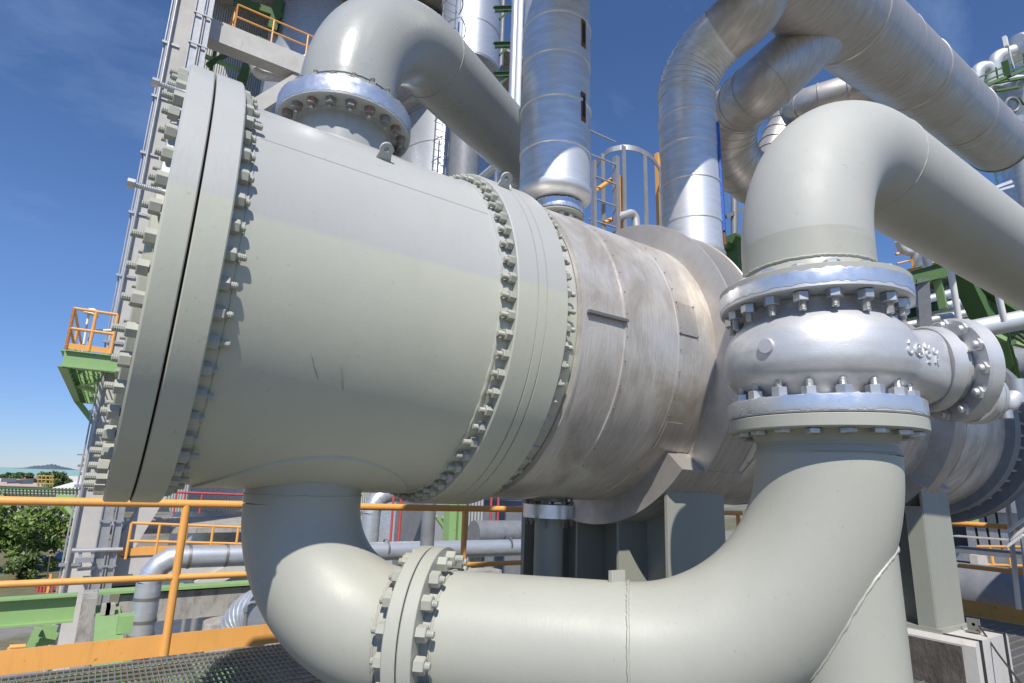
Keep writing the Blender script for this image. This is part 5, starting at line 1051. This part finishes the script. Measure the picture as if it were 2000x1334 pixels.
mb = MB(); mb.prism([fp(97, 957, 110), fp(170, 937, 110), fp(175, 950, 96), fp(110, 962, 96)], (0, 0, .3)); solo('sloping_roof', mb, m_wh2, 'white sloping roof edge rising toward the column', 'roof', smooth=False)
YS = thing('yellow_scaffold', 'yellow steel scaffold structure in front of the sea', 'scaffold', tuple(fp(90, 940, 160)))
mb = MB()
for x_ in (75, 82, 90, 98, 103): mb.beam(fp(x_, 928, 160), fp(x_, 950, 160), .3, .3)
for y_ in (929, 936, 944): mb.beam(fp(72, y_, 160), fp(106, y_ + 1, 160), .3, .3)
part('frame', mb, flat('yellow_steel', (.42, .30, .08), .6), YS, smooth=False)
for (x0p, x1p, y0p, y1p, dd_, m_, lb) in ((63, 88, 1083, 1092, 66, m_blue, 'blue tarpaulin heap left of the white tarpaulin'), (104, 126, 1078, 1092, 66, flat('light_blue_tarp', (.25, .45, .65), .6, var=.4), 'light blue and white tarpaulin heap beside the conduits'), (126, 146, 1032, 1066, 75, flat('blue_sheet', (.06, .12, .28), .6, var=.5), 'dark blue stacked sheets left of the column'),
        (80, 118, 1060, 1076, 76, flat('brown_sheets', (.33, .25, .22), .8), 'brown sheet stack on the ground behind the tarpaulins'), (100, 116, 1048, 1058, 85, m_conc2, 'right pale concrete footing under a green rack post'), (80, 92, 1044, 1054, 85, m_conc2, 'left pale concrete footing under a green rack post')):
    a, b = gnd(x0p, y1p), gnd(x1p, y1p); n_ = 14; mb = MB(); V = []; Fc = []; up_ = fp(x0p, y0p, a @ np.array(fwd))[2] - GZ; sdv = (b - a); bk = norm(np.array([-sdv[1], sdv[0], 0])) * abs(np.linalg.norm(sdv)) * .5
    if bk[1] < 0: bk = -bk
    for i in range(n_ + 1):
        for j in range(7): f = sin(pi * j / 6) ** .5 * (sin(pi * min(1, max(0, i / n_))) ** .3); V.append(a + sdv * i / n_ + bk * j / 6 + np.array([0, 0, up_ * f * rng.uniform(.75, 1.05)]))
    for i in range(n_):
        for j in range(6): q_ = i * 7 + j; Fc.append((q_, q_ + 1, q_ + 8, q_ + 7))
    mb.add(V, Fc); solo('stored_material', mb, m_, lb, 'stored material', smooth=False)
mb = MB(); mb.cyl(gnd(91, 1133), fp(98, 1085, 58), .06, 8); solo('lamp_post', mb, m_galv, 'thin grey street lamp post by the grass verge', 'post')
for px, lb in ((73, 'leftmost red hydrant in the row on the asphalt'), (79, 'second red hydrant in the row on the asphalt'), (86, 'third red hydrant in the row on the asphalt'), (101, 'red hydrant standing apart nearest the concrete column')):
    g = gnd(px, 1157); mb = MB(); mb.cyl(g, g + [0, 0, .7], .12, 10); mb.cyl(g + [-.25, 0, .5], g + [.25, 0, .5], .08, 8); mb.lathe([(.7, .16), (.85, .1), (.9, .01)], g, (0, 0, 1), 10); solo('hydrant', mb, m_red, lb, 'hydrant', 'red hydrants')
mb = MB(); g = gnd(92, 1158); mb.bb(g + [-.1, -.1, 0], g + [.1, .1, 1.6]); g = gnd(116, 1156); mb.bb(g + [-.1, -.1, 0], g + [.1, .1, 1.4]); a_, b_ = gnd(92, 1156), gnd(118, 1155); mb.beam(a_ + [0, 0, .6], b_ + [0, 0, .6], .08, .4); solo('orange_barrier', mb, m_orange, 'orange barrier between the red hydrants', 'barrier', smooth=False)
mb = MB(); g = gnd(230, 1147); mb.bb(g + [-1.6, -.8, .25], g + [1.8, .9, .9]); mb.bb(g + [-.9, -.7, .9], g + [1.0, .8, 1.4]); solo('parked_car', mb, m_black, 'black parked car glimpsed between the cable trays and silver pipe', 'car', smooth=False)
# trees under the drum
tree('green tree foliage seen between the shaded rail post and grey pillar', at(1000, 1020, 1, 60.) * [1, 1, 0] + [0, 0, GZ], 13.5, 7, 4200, leaf=.6)
